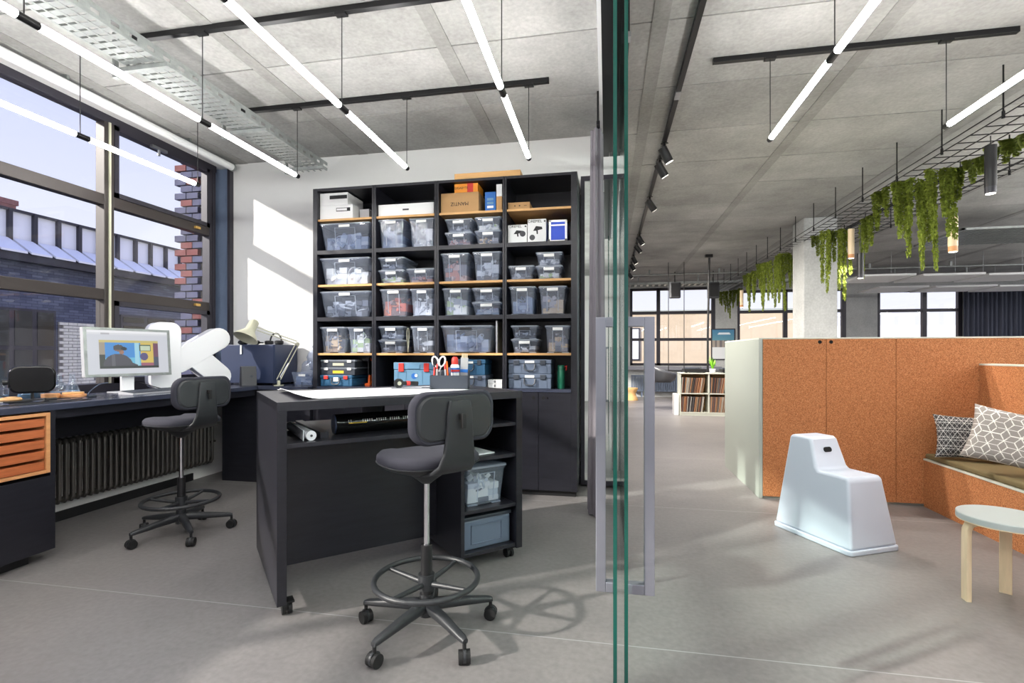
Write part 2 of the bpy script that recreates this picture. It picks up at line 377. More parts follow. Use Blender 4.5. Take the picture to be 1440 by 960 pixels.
# ---- building across the yard
bx = -14
ab = thing('building', 'dark brick building with pale metal roof panels across the yard', 'building')
obj('wall', B(bx-6, 0, -6, bx, 32, 3.75), 'darkbrick', ab)
obj('roof_band', B(bx-6, 0, 3.75, bx-.3, 32, 4.05), 'zinc', ab)
ys = [onX(x, 300, bx).y for x in (25, 60, 93, 122, 149, 175, 200, 221, 242, 262)]
stp = .62; ys = [ys[0]-3*stp, ys[0]-2*stp, ys[0]-stp] + ys + [ys[-1]+.72*k for k in range(1, 8)]
for a, b in zip(ys[:-1], ys[1:]):
    obj('post', B(bx-.32, a-.04, 4.0, bx-.2, a+.04, 4.76), 'frame', ab)
    obj('parapet_panel', B(bx-.34, a+.04, 4.05, bx-.30, b-.04, 4.72), 'zinc', ab)
    q = MB(); t = .05
    q.add([(bx+.35, a+.05, 3.68), (bx+.35, b-.03, 3.68), (bx-.25, b-.03, 4.06), (bx-.25, a+.05, 4.06),
           (bx+.35, a+.05, 3.68-t), (bx+.35, b-.03, 3.68-t), (bx-.25, b-.03, 4.06-t), (bx-.25, a+.05, 4.06-t)],
          ((0,1,2,3),(7,6,5,4),(0,4,5,1),(1,5,6,2),(2,6,7,3),(3,7,4,0)))
    obj('canopy_panel', q, 'zinc', ab)
obj('coping', B(bx-.38, ys[0], 4.72, bx-.22, ys[-1], 4.78), 'frame', ab)
obj('soffit', B(bx-.2, 0, 3.45, bx+.28, 32, 3.66), 'frame', ab)
# a glazed entrance and bricks coloured pale for sunlight falling there
def ywin(xa, xb, ya_, yb_, n, nm='window'):
    a, b = onX(xa, ya_, bx), onX(xb, ya_, bx); z1 = onX((xa+xb)/2, ya_, bx).z; z0 = onX((xa+xb)/2, yb_, bx).z
    w = obj(nm, B(bx, a.y, z0, bx+.06, b.y, z1), 'frame', ab)
    for k in range(n):
        y0 = a.y+(b.y-a.y)*k/n+.06; y1 = a.y+(b.y-a.y)*(k+1)/n-.06; zm = (z0+z1)/2
        obj('window_pane', B(bx+.05, y0, z0+.06, bx+.075, y1, zm-.05), 'blackgloss', w)
        obj('window_pane', B(bx+.05, y0, zm+.05, bx+.075, y1, z1-.06), 'blackgloss', w)
ywin(-60, 76, 432, 545, 4); ywin(168, 262, 446, 470, 3); ywin(168, 262, 474, 520, 3)
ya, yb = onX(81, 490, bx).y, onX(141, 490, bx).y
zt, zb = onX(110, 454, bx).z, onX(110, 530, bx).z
obj('sunlit_strip', B(bx, ya, zb-1, bx+.02, yb, zt), 'mortar', ab)
bw = B(-.012, -.105, -.034, .028, .105, .034).mesh('brick'); bw.materials.append(M['bricksunlit'])
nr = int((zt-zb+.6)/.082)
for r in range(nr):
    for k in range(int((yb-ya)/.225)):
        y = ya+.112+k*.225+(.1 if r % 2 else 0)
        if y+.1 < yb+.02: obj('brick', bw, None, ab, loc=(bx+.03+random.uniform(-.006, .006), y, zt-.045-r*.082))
ch = thing('brick_chimney', 'red brick chimney rising behind the dark brick building', 'chimney', (-24, 15.2, 0))
obj('shaft', B(-.6, -1.2, 0, .6, .95, 7.2), 'chimney', ch); obj('cap', B(-.66, -1.26, 7.2, .66, 1.0, 7.4), 'chimney', ch)
gy = struct('ground_yard', B(-60, -40, -6.2, -4.4, 60, -6), 'turf')

# ---- glass sliding door and its head
door = thing('door_1', 'double glazed sliding door seen edge on with square metal pull', None, kind='structure')
obj('pane', B(.019, 1.50, .01, .029, 2.95, 3.04), 'doorglass', door)
obj('pane', B(.052, 1.535, .01, .062, 2.95, 3.04), 'doorglass', door)
obj('edge', B(.0185, 1.494, .01, .0295, 1.50, 3.04), 'glassedge', door)
obj('edge', B(.0515, 1.529, .01, .0625, 1.535, 3.04), 'glassedge', door)
def pull(xa, xb, sgn):
    z0, z1, t, y0 = .497, 1.333, .03, 1.55
    xb_ = xb-sgn*t
    m = MB().box(min(xa, xb_), y0, z1-t, max(xa, xb_), y0+t, z1).box(min(xa, xb_), y0, z0, max(xa, xb_), y0+t, z0+t)
    c = xb; m.box(min(c, c-sgn*t), y0, z0, max(c, c-sgn*t), y0+t, z1)
    obj('handle', m, 'handlemetal', door, bevel=.002)
pull(.019, -.033, -1); pull(.062, .141, 1)
part_ = thing('glass_partition', 'fixed glass partition under a black ceiling rail', None, kind='structure')
obj('fixed_pane', B(.07, 2.9, .04, .082, BACK+.1, 3.06), 'doorglass', part_)
obj('pane_edge', B(.0695, 2.893, .04, .0825, 2.90, 3.06), 'glassedge', part_)
obj('floor_channel', B(.06, 2.9, 0, .092, BACK, .04), 'blackmetal', part_)
obj('head_casing', B(-.03, 1.2, 3.06, .02, BACK, CEIL), 'blackmetal', part_)
obj('head_rail', B(.075, 2.95, 3.05, .13, BACK, CEIL), 'blackmetal', part_)
obj('sliding_rail', B(.02, .9, 3.10, .075, BACK, CEIL), 'blackmetal', part_)
obj('white_edge', B(-.056, .9, 3.15, -.03, BACK, CEIL), 'white', part_)
obj('rail_clip', B(.07, 2.93, 3.03, .135, 2.99, 3.06), 'steel', part_)
# ---- far wall with its windows
fw = struct('wall_far', MB(), 'concrete')
bpy.data.objects.remove(fw)
def P(x, y, Y=FAR): return onY(x, y, Y)
w1 = (P(886, 400).x, P(1006, 400).x, P(945, 514).z, 3.12)
w2 = (P(1037, 400).x, P(1190, 400).x, 1.0, 3.0)
w3 = (P(1234, 400).x, P(1354, 400).x, .9, 2.93)
mbw = MB()
xs = [-4.3, w1[0], w1[1], w2[0], w2[1], w3[0], w3[1], 12.0]
for a, b in ((0, 1), (2, 3), (4, 5), (6, 7)): mbw.box(xs[a], FAR, 0, xs[b], FAR+.25, CEIL)
for w in (w1, w2, w3): mbw.box(w[0], FAR, 0, w[1], FAR+.25, w[2]); mbw.box(w[0], FAR, w[3], w[1], FAR+.25, CEIL)
struct('wall_far', mbw, 'concrete')
def farwin(name, w, mulx, trans, thick=.07):
    e = thing(name, None, None, kind='structure'); y = FAR+.06
    for q in ((w[0], w[2], w[0]+thick, w[3]), (w[1]-thick*1.4, w[2], w[1], w[3]), (w[0], w[2], w[1], w[2]+thick), (w[0], w[3]-thick, w[1], w[3])):
        obj('frame_bar', B(q[0], y-.05, q[1], q[2], y+.05, q[3]), 'frame', e)
    X = [w[0]+thick]+list(mulx)+[w[1]-thick*1.4]; Zs = [w[2]+thick]+list(trans)+[w[3]-thick]
    for x in mulx: obj('mullion', B(x-.05, y-.05, w[2], x+.05, y+.05, w[3]), 'frame', e)
    for z in trans: obj('transom', B(w[0], y-.045, z-.04, w[1], y+.045, z+.04), 'frame', e)
    for a, b in zip(X[:-1], X[1:]):
        for c, d in zip(Zs[:-1], Zs[1:]): obj('pane', B(a, y-.003, c, b, y+.003, d), 'glass', e)
    return e
f1 = farwin('window_2', w1, (P(926, 430).x,), (P(960, 439).z, P(960, 477).z))
obj('sill', B(w1[0]-.1, FAR-.12, w1[2]-.12, w1[1]+.15, FAR, w1[2]-.02), 'handlemetal', f1)
farwin('window_3', w2, (P(1105, 430).x,), (P(1080, 438).z,))
farwin('window_4', w3, (P(1301, 430).x,), (P(1300, 436).z,))
# far buildings beyond
fb = thing('building', 'beige rendered building seen through the far window above the radiator', 'building', (0, 27, 0))
obj('wall', B(-8, 0, -6, 9.2, 4, 3.35), 'facadebeige', fb)
obj('parapet', B(-8.1, -.1, 3.35, 9.3, 4, 3.5), 'mint', fb)
for k, (x, z) in enumerate(((.95, 0.9), (.95, -1.6), (5.2, -1.4), (8.0, -1.4))):
    w = obj('window', B(x, -.06, z, x+.75, 0, z+1.7), 'frame', fb); obj('window_pane', B(x+.07, -.075, z+.07, x+.68, -.05, z+1.63), 'zinc', w)
fb2 = thing('building', 'white modern block beyond the window beside the dark curtain', 'building', (14.5, 33, 0))
obj('wall', B(-2, 0, -6, 5.5, 6, 2.9), 'facadewhite', fb2)
for k in range(3): 
    w = obj('window', B(-1.2+k*2.1, -.05, 1.3, .2+k*2.1, 0, 2.2), 'zinc', fb2); obj('window_pane', B(-1.1+k*2.1, -.07, 1.38, .1+k*2.1, -.04, 2.12), 'casegrey', w)
struct('ground_street', B(-30, FAR+.4, -6.2, 60, 80, -6), 'turf')
# concrete pillar in the open room
struct('pillar', B(2.9, 8.19, 0, 3.36, 8.65, CEIL), 'concrete', bevel=.01)

# unseen window bands, assumed on the open room's outer sides to let daylight in
def band(name, axis, c, a0, a1, step):
    e = thing(name, None, None, kind='structure')
    bx_ = (lambda p, q, za, zb, t: B(c-t, p, za, c+t, q, zb)) if axis == 'x' else (lambda p, q, za, zb, t: B(p, c-t, za, q, c+t, zb))
    obj('sill_rail', bx_(a0, a1, .85, .92, .06), 'frame', e); obj('head_rail', bx_(a0, a1, 3.12, 3.2, .06), 'frame', e)
    n_ = round((a1-a0)/step)
    for k in range(n_+1): y = a0+(a1-a0)*k/n_; obj('mullion', bx_(y-.04, y+.04, .92, 3.12, .05), 'frame', e)
    for k in range(n_): obj('pane', bx_(a0+(a1-a0)*k/n_+.04, a0+(a1-a0)*(k+1)/n_-.04, .92, 3.12, .003), 'glass', e)
struct('wall_right', MB().box(11.9, -4, 0, 12, FAR, .85).box(11.9, -4, 3.2, 12, FAR, CEIL), 'wallwhite'); band('unseen_window_5', 'x', 11.95, -3.9, FAR, 1.5)
struct('wall_near', MB().box(.1, -4, 0, 11.9, -3.85, .85).box(.1, -4, 3.2, 11.9, -3.85, CEIL), 'wallwhite'); band('unseen_window_6', 'y', -3.92, .1, 11.9, 1.5)
band('window_7', 'x', -4.15, 8.6, FAR, 1.2)
# ================================================================== LIGHTS AND CEILING SERVICES
def tube_lamp(label, X, Y0, n, group, top=CEIL):
    """a row of n one-metre luminous tubes with black couplers, hung on cables; one suspended line = one thing"""
    t = thing('tube_lamp', label, 'lamp', (X, Y0, 2.68), 0, group)
    L = .98
    for k in range(n):
        obj('light_tube', MB().cyl((0, -k*L-.045, 0), (0, -(k+1)*L+.045, 0), .0175, seg=16), 'tube_light', t, smooth=40)
    for k in range(n+1):
        y = -k*L
        obj('coupler', MB().cyl((0, y+(.045 if k else .0), 0), (0, y-.045, 0), .0185, seg=16), 'blackmetal', t, smooth=40)
        obj('cable', MB().cyl((0, y-.012, .0), (0, y-.012, top-2.68-.03), .003, seg=6), 'black', t)
    return t
tube_lamp('luminous tube lamp hung parallel to the tall window beside the cable tray', -2.49, 3.72, 6, 'tube lamps over the workshop')
tube_lamp('luminous tube lamp hung closest to the window glass', -3.46, 3.75, 6, 'tube lamps over the workshop')
tube_lamp('middle luminous tube lamp of the three above the workbench', -1.54, 3.72, 6, 'tube lamps over the workshop')
tube_lamp('luminous tube lamp over the workshop next to the glass door', -.57, 3.70, 6, 'tube lamps over the workshop')
tube_lamp('luminous tube lamp over the white step stool', 1.09, 3.68, 6, 'tube lamps over the open room')
tube_lamp('luminous tube lamp beside the hanging wire grid', 2.135, 3.68, 6, 'tube lamps over the open room')
for k, (x, y_, n_) in enumerate(((3.2, 1.75, 4), (4.4, 5.64, 8), (5.45, 6.62, 9), (6.55, 8.58, 9), (7.6, 9.56, 9))):  # rows out of view, added to brighten the open room and its ceiling
    tube_lamp(('added unseen tube lamp behind the cork bench', 'second added unseen tube lamp behind the cork bench', 'third added unseen tube lamp behind the cork bench', 'fourth added unseen tube lamp behind the cork bench', 'fifth added unseen tube lamp behind the cork bench')[k], x, y_, n_, 'tube lamps over the open room')
for k, (x, y) in enumerate(((8.6, 9.6), (9.7, 11.4), (10.8, 13.2))):  # further unseen rows, added to lift the far end's brightness
    tube_lamp(('added unseen tube lamp beyond the acoustic rafts', 'second added unseen tube lamp beyond the acoustic rafts', 'added unseen tube lamp by the far curtain')[k], x, y, 5, 'tube lamps over the open room')
def track(label, x0, x1, y, xs_):
    t = thing('lighting_track', label, 'track', (0, y, CEIL-.035))
    obj('rail', B(x0, -.018, 0, x1, .018, .035), 'blackmetal', t, bevel=.002)
    for x in xs_: obj('adapter', B(x-.035, -.02, -.012, x+.035, .02, .0), 'blackmetal', t)
track('black lighting track on the ceiling close to the tall shelving', -3.0, -.42, 3.70, (-2.49, -1.54, -.57))
track('black lighting track crossing the workshop ceiling above the drafting chairs', -2.99, -.3, 2.72, (-2.49, -1.54, -.57))
track('black lighting track across the open room ceiling above the step stool', .723, 2.53, 3.67, (1.09, 2.135))
# spotlight rail
sr = thing('spotlight_rail', 'long black ceiling rail carrying the row of spotlights', 'rail', (.54, 0, CEIL-.04))
obj('rail', B(-.018, 0, 0, .018, 12.6, .04), 'blackmetal', sr)
obj('joint', B(-.021, 4.0, -.004, .021, 4.12, .036), 'steel', sr)
for k, (y, ang) in enumerate(((4.95, .5), (5.35, .6), (6.6, .75), (8.6, .6), (9.3, .8), (10.4, .5), (11.2, .6), (12.4, .7))):
    nm = ('first', 'second', 'third', 'fourth', 'fifth', 'sixth', 'seventh', 'eighth')[k]
    s = thing('spotlight', f'black cylinder spotlight, {nm} along the ceiling rail counted from the glass door', 'spotlight', (.54, y, CEIL-.04), .9, 'spotlights on the rail')
    obj('arm', MB().cyl((0, 0, 0), (0, 0, -.07), .012, seg=8).box(-.02, -.03, -.006, .02, .03, .0), 'blackmetal', s)
    d = Vector((math.sin(ang)*.9, -.25, -math.cos(ang))).normalized(); c = Vector((0, 0, -.09))
    obj('head', MB().cyl(c-d*.05, c+d*.10, .042, seg=18), 'black', s, smooth=40)
    obj('lens', MB().cyl(c+d*.099, c+d*.103, .035, seg=18), 'spot_lens', s)
    ld = bpy.data.lights.new('bulb', 'SPOT'); ld.energy = 330; ld.spot_size = 2.2; ld.spot_blend = 1; ld.shadow_soft_size = .035; ld.color = (1, .93, .84)
    lo_ = bpy.data.objects.new('bulb', ld); col.objects.link(lo_); lo_.parent = s; lo_.location = c+d*.11; lo_.rotation_euler = d.to_track_quat('-Z', 'Y').to_euler()
# galvanised cable tray above the window side
ct = thing('cable_tray', 'perforated galvanised cable tray hung under the ceiling beside the window', 'cable tray', (-2.92, 0, 3.0))
Y0, Y1, W = .9, 4.44, .26
rm = MB()
rm.box(0, 0, 0, W, .038, .0025)
rm = rm.mesh('rung'); rm.materials.append(M['galv'])
n = int((Y1-Y0)/.055)
for k in range(n): obj('rung', rm, None, ct, loc=(0, Y0+k*.055, 0))
for x in (.0, .06, .125, .19, W-.012): obj('strip', B(x, Y0, -.001, x+.012, Y1, .004), 'galv', ct)
for x in (0, W): 
    obj('side_flange', MB().box(x-.0015, Y0, .0, x+.0015, Y1, .022).box(x-.0015, Y0, .045, x+.0015, Y1, .075), 'galv', ct)
    for k in range(n//2): pass
tm = MB().box(-.0015, 0, .02, .0015, .06, .047).mesh('side_web'); tm.materials.append(M['galv'])
for x in (0, W):
    for k in range(int((Y1-Y0)/.11)): obj('side_web', tm, None, ct, loc=(x, Y0+k*.11, 0))
for y in (1.6, 2.6, 3.5, 4.3):
    obj('bracket', MB().box(-.10, y, -.03, W+.04, y+.03, -.004).box(-.10, y, -.06, -.07, y+.03, -.004).box(-.10, y, -.03, -.085, y+.03, HANG-3.0), 'galv', ct)
# wire grid carrying the hanging plants
wg = thing('wire_grid', 'long black wire grid hung from the ceiling, plants trailing through it', 'wire grid', (2.75, 0, 2.905))
g = MB(); GW, GA, GB = .93, 2.2, 14.2
for i in range(8):
    x = GW*i/7
    for ya_, yb_ in (((GA, 8.15), (8.7, GB)) if .12 < x < .64 else ((GA, GB),)): g.box(x-.003, ya_, -.003, x+.003, yb_, .003)
k = GA
while k <= GB:
    for xa_, xb_ in (((0, .12), (.64, GW)) if 8.15 < k < 8.7 else ((0, GW),)): g.box(xa_, k-.003, -.003, xb_, k+.003, .003)
    k += .15
tag(obj('mesh', g, 'blackmetal', wg), kind='stuff')
for x in (0, GW):
    obj('edge_wire', MB().box(x-.004, GA, .05, x+.004, GB, .056), 'blackmetal', wg)
for ya_, yb_ in ((GA, 8.15), (8.7, GB)): obj('beam', B(GW*.5-.02, ya_, .0, GW*.5+.02, yb_, .04), 'blackmetal', wg)
rod = MB().cyl((0, 0, 0), (0, 0, HANG-2.905), .006, seg=6).cyl((0, 0, -.02), (0, 0, .03), .011, seg=6).mesh('rod'); rod.materials.append(M['blackmetal'])
for k in range(18):
    for x in (0, GW): obj('rod', rod, None, wg, loc=(x, 2.8+.66*k, 0))
# hanging plants
random.seed(11)
def strand_mesh(sd):
    rnd = random.Random(sd); m = MB(); n = 46
    m.tube([(rnd.uniform(-.006, .006), rnd.uniform(-.006, .006), -i/8) for i in range(9)], .006, 5)
    for i in range(n):
        z = -(i+.5)/n; r = .034*(1-.45*(i/n))*rnd.uniform(.7, 1.2)
        for q in range(5):
            a = rnd.uniform(0, 6.28); c, s_ = math.cos(a), math.sin(a); w = r*.55; dz = .045*rnd.uniform(.7, 1.3)
            m.add([(0, 0, z), (c*r-s_*w, s_*r+c*w, z-dz*.4), (c*r*1.15, s_*r*1.15, z-dz), (c*r+s_*w, s_*r-c*w, z-dz*.4)], ((0, 1, 2, 3),))
    me = m.mesh('strand'); me.materials.append(M['leaf']); return me
SM = [strand_mesh(i) for i in range(4)]
LAMPS_AT = [onX(a, 350, b) for a, b in ((1393, 2.9), (1340, 3.14), (1197, 3.14), (1210, 3.14), (1043, 3.0))]
def vine(label, data, Xp, ymax=14.0):
    pts = []
    for x, yt, yb in data:
        px, pt, pb = 1000+x*.3125, 180+yt*.3125, 180+yb*.3125
        r = ray(px, pt); d = (2.9-EYE)/r.z; p = Vector((0, 0, EYE))+r*d
        X_ = min(max(p.x, 2.8), 3.6); d = X_/r.x
        if d*r.y > ymax: d = ymax/r.y
        p = Vector((0, 0, EYE))+r*d; L = (pb-pt)*d/FPX
        pts.append((Vector((p.x, p.y, 2.9)), L+max(0, 2.9-p.z)*.0+.05))
    base = pts[len(pts)//2][0]
    v = thing('hanging_plant', label, 'plant', base, 0, 'green plants trailing from the wire grid')
    for k, (p, L) in enumerate(pts):
        for q in (0, 1):
            w_ = p+Vector(((q-1)*.05, random.uniform(-.1, .1), -.002))
            for c_ in LAMPS_AT:      # strands hang clear of the pendant lamps
                dx, dy = w_.x-c_.x, w_.y-c_.y
                if math.hypot(dx, dy) < .12: w_.y = c_.y+math.copysign(math.sqrt(.12**2-dx*dx)+.005, dy)
            o = obj('strand', SM[(k+q) % 4], None, v, loc=w_-base, rot=(random.uniform(-.05, .05), random.uniform(-.05, .05), random.uniform(0, 6)))
            o.scale = (.95, .95, L*(1 if q == 1 else random.uniform(.55, .9)))
vine('biggest trailing green plant on the wire grid, with the longest strands', [(757,240,360),(790,238,290),(820,250,410),(855,230,460),(880,230,430),(905,240,610),(935,240,505),(970,250,430),(990,190,470),(1015,230,600),(1050,200,480),(1085,170,450),(1135,170,290),(1155,170,230)], 3.2)
vine('short trailing green plant on the wire grid beside the black pendant', [(1190,140,190),(1215,140,180),(1290,80,110),(1330,70,120),(1360,60,110),(1395,30,60)], 3.2)
vine('trailing green plant on the wire grid in front of the concrete pillar', [(480,480,555),(515,460,720),(545,460,630),(575,455,620),(600,450,750),(655,440,660),(695,410,540),(715,400,510),(730,400,450)], 3.2)
vine('bushy trailing green plant on the wire grid just behind the concrete pillar', [(225,600,700),(255,600,760),(285,590,790),(310,570,720),(330,555,800),(350,560,700),(370,590,690),(200,640,770),(180,650,810),(240,620,805),(160,660,720)], 3.2)
vine('thin trailing green plant at the far wall end of the wire grid', [(50,735,790),(65,735,820),(83,730,845),(100,728,800),(118,725,790),(135,720,800)], 2.9, 14.1)
# cylinder pendants
def pendant(label, px, yt, yb, X_, m, r=.037):
    a = onX(px, yt, X_); b = onX(px, yb, X_)
    t = thing('pendant_lamp', label, 'lamp', (a.x, a.y, b.z), 0, 'cylinder pendants below the wire grid'); L = a.z-b.z
    obj('cylinder', MB().cyl((0, 0, .05), (0, 0, L), r, seg=20), m, t, smooth=40)
    obj('lower_sleeve', MB().cyl((0, 0, 0), (0, 0, .05), r*.96, seg=20), 'lightwood' if m == 'birchpale' else 'frame', t, smooth=40)
    obj('lens', MB().cyl((0, 0, -.003), (0, 0, .0), r*.8, seg=20), 'spot_lens', t)
    ld = bpy.data.lights.new('bulb', 'SPOT'); ld.energy = 60; ld.spot_size = 2.4; ld.spot_blend = 1; ld.shadow_soft_size = .03; ld.color = (1, .93, .84)
    lo_ = bpy.data.objects.new('bulb', ld); col.objects.link(lo_); lo_.parent = t; lo_.location = (0, 0, -.01)
    zt_ = 2.898-b.z
    obj('cable', MB().cyl((0, 0, L), (0, 0, max(zt_, L+.003)), .004, seg=6), 'black', t)
pendant('black cylinder pendant lamp hanging beside the short plant', 1393, 205, 272, 2.9, 'black')
pendant('wooden cylinder pendant lamp hanging out of the biggest plant', 1340, 305, 354, 3.14, 'birchpale')
pendant('wooden cylinder pendant lamp in front of the concrete pillar', 1197, 322, 363, 3.14, 'birchpale')
pendant('black cylinder pendant lamp near the concrete pillar', 1210, 356, 391, 3.14, 'black')
pendant('wooden cylinder pendant lamp near the framed poster', 1043, 408, 432, 3.0, 'birchpale')
# acoustic rafts, far right
for k, (x, y, hw, hd) in enumerate(((1318, 392, .52, .5), (1232, 393, .45, .5), (1410, 391, .55, .5), (1254, 408, .5, .5), (1338, 407, .6, .5), (1425, 406, .6, .5))):
    p = onZ(x, y, 2.72)
    t = thing('acoustic_panel', ('white ceiling raft between the big plant and the dark curtain, front row', 'white ceiling raft next to the concrete pillar, front row', 'white ceiling raft beneath the perforated raft, front row', 'white ceiling raft next to the concrete pillar, rear row', 'white ceiling raft before the dark curtain, middle of rear row', 'white ceiling raft at the curtain, rear row, end furthest from pillar')[k], 'ceiling panel', p, 0, 'white acoustic rafts')
    obj('board', B(-hw, -hd, 0, hw, hd, .04), 'acoustic', t, bevel=.004)
    for sx in (-1, 1): obj('wire', MB().cyl((sx*hw*.6, 0, .04), (sx*hw*.6, 0, HANG-2.72), .003, seg=5), 'steel', t)
p = onZ(1400, 333, 2.98)
pr = thing('perforated_raft', 'grey perforated metal raft hung from the open room ceiling', 'ceiling panel', p)
g = MB()
for i in range(22): g.box(-.75+i*.07, -.55, 0, -.75+i*.07+.045, .55, .012)
tag(obj('slat_field', g, 'galv', pr), kind='stuff')
obj('frame', MB().box(-.78, -.58, 0, -.75, .58, .03).box(.77, -.58, 0, .8, .58, .03).box(-.78, -.58, 0, .8, -.55, .03).box(-.78, .55, 0, .8, .58, .03), 'galv', pr)
for sx in (-.6, .6): obj('wire', MB().cyl((sx, 0, .03), (sx, 0, CEIL-2.98), .004, seg=5), 'steel', pr)
# far service tray and conduit
sv = thing('service_tray', 'grey service tray running under the ceiling along the far wall', 'cable tray', (0, 13.4, 3.02))
for y in (0, .35): obj('side_rail', B(.2, y-.01, 0, 12, y+.01, .06), 'galv', sv)
rg = MB().box(-.03, 0, 0, .03, .35, .012).mesh('rung'); rg.materials.append(M['galv'])
for k in range(78): obj('rung', rg, None, sv, loc=(.3+k*.15, 0, 0))
for k in range(8): obj('hanger', B(.8+k*1.5, .16, .0, .83+k*1.5, .19, CEIL-3.02), 'galv', sv)
cp = thing('conduit_pipe', 'thin grey conduit pipe under the ceiling in front of the service tray', 'pipe', (0, 12.6, 3.15))
obj('pipe', MB().cyl((.2, 0, 0), (12, 0, 0), .022, seg=10), 'galv', cp, smooth=40)
for k in range(7): obj('clip', B(1+k*1.6, -.02, 0, 1.04+k*1.6, .02, HANG-3.15), 'galv', cp)
for px, lab in ((949, 'grey loudspeaker hanging in front of the far window'), (1003, 'grey loudspeaker hanging beside the black pole near the poster')):
    p = onY(px, 419, 13.0)
    s = thing('loudspeaker', lab, 'loudspeaker', p, 0, 'hanging loudspeakers')
    obj('cabinet', MB().prism(rrect(-.13, -.11, .13, .11, .05), 0, .38), 'speakergrey', s, bevel=.012, smooth=40)
    obj('grille', B(-.1, -.117, .03, .1, -.108, .35), 'black', s)
    obj('hanger', MB().cyl((0, 0, .38), (0, 0, CEIL-p.z), .01, seg=6), 'blackmetal', s)
# ================================================================== WORKSHOP FURNITURE
# ---- long desk under the window, corner return, drawers
DZ = .92
dk = thing('window_desk', 'long dark worktop under the window carrying the monitor', 'desk', (-3.25, 0, 0))
obj('worktop', B(-.65, -.6, DZ-.035, 0, BACK-.01, DZ), 'desktop', dk, bevel=.002)
obj('shade_board', B(-.58, 2.45, .625, -.56, 4.2, DZ-.035), 'blackwood', dk)  # dark board standing for the shadow under the worktop, hides the radiator top
obj('front_apron', B(-.05, 2.447, DZ-.09, -.03, 4.22, DZ-.035), 'blackwood', dk)
cr = thing('corner_cabinet', 'dark closed corner cabinet under the anglepoise lamp', 'cabinet', (0, 0, 0))
obj('body', B(-3.66, 4.25, .0, -2.725, BACK-.02, DZ-.04), 'blackwood', cr, bevel=.002)
obj('counter', B(-3.24, 4.21, DZ-.035, -2.722, BACK-.012, DZ), 'desktop', cr, bevel=.002)
pc = thing('plan_chest', 'dark base cabinet with a set of orange wooden drawers under the desk', 'cabinet', (-3.25, 2.447, 0))
obj('body', MB().box(-.6, -1.9, .06, -.0, 0, .50), 'blackwood', pc, bevel=.002)
obj('plinth', B(-.55, -1.9, 0, -.06, -.1, .06), 'black', pc)
obj('side_panel', B(-.6, -.028, .50, 0, 0, DZ-.036), 'blackwood', pc)
fr = obj('drawer_frame', MB().box(-.5, -.052, .52, .004, -.03, .875).box(-.5, -1.3, .52, .004, -.052, .538).box(-.5, -1.3, .857, .004, -.052, .875), 'lightwood', pc, bevel=.0015)
obj('drawer_back', B(-.5, -1.3, .538, -.49, -.052, .857), 'black', pc)
for k in range(5):
    z = .542+k*.0635
    d = obj('drawer', B(-.48, -1.29, z, -.004-.0*k, -.056, z+.047), 'orangewood', pc, bevel=.002)
    obj('label_holder', B(-.003, -.40+(.01 if k % 2 else 0), z+.014, .002, -.29, z+.032), 'labelwhite' if k in (0, 4) else 'lightwood', d)
# ---- radiator
rd = thing('radiator', 'dark column radiator on the wall beneath the window desk', 'radiator', (-3.87, 0, .15))
cm = MB()
for x in (-.035, .035): cm.cyl((x, 0, .03), (x, 0, .43), .0125, seg=8)
cm.tube([(-.035, 0, .42), (-.02, 0, .45), (.02, 0, .45), (.035, 0, .42)], .014, 8).tube([(-.035, 0, .04), (-.02, 0, .01), (.02, 0, .01), (.035, 0, .04)], .014, 8)
cm.cyl((0, -.0235, .435), (0, .0235, .435), .018, seg=8).cyl((0, -.0235, .025), (0, .0235, .025), .018, seg=8)
cm = cm.mesh('section', 50); cm.materials.append(M['radiator'])
for k in range(40): obj('section', cm, None, rd, loc=(0, 2.49+k*.047, 0))
obj('pipe', MB().tube([(0, 4.32, .03), (0, 4.36, .03), (-.06, 4.38, .03)], .012, 8).tube([(0, 4.32, .2), (0, 4.40, .2)], .01, 8), 'radiator', rd, smooth=40)
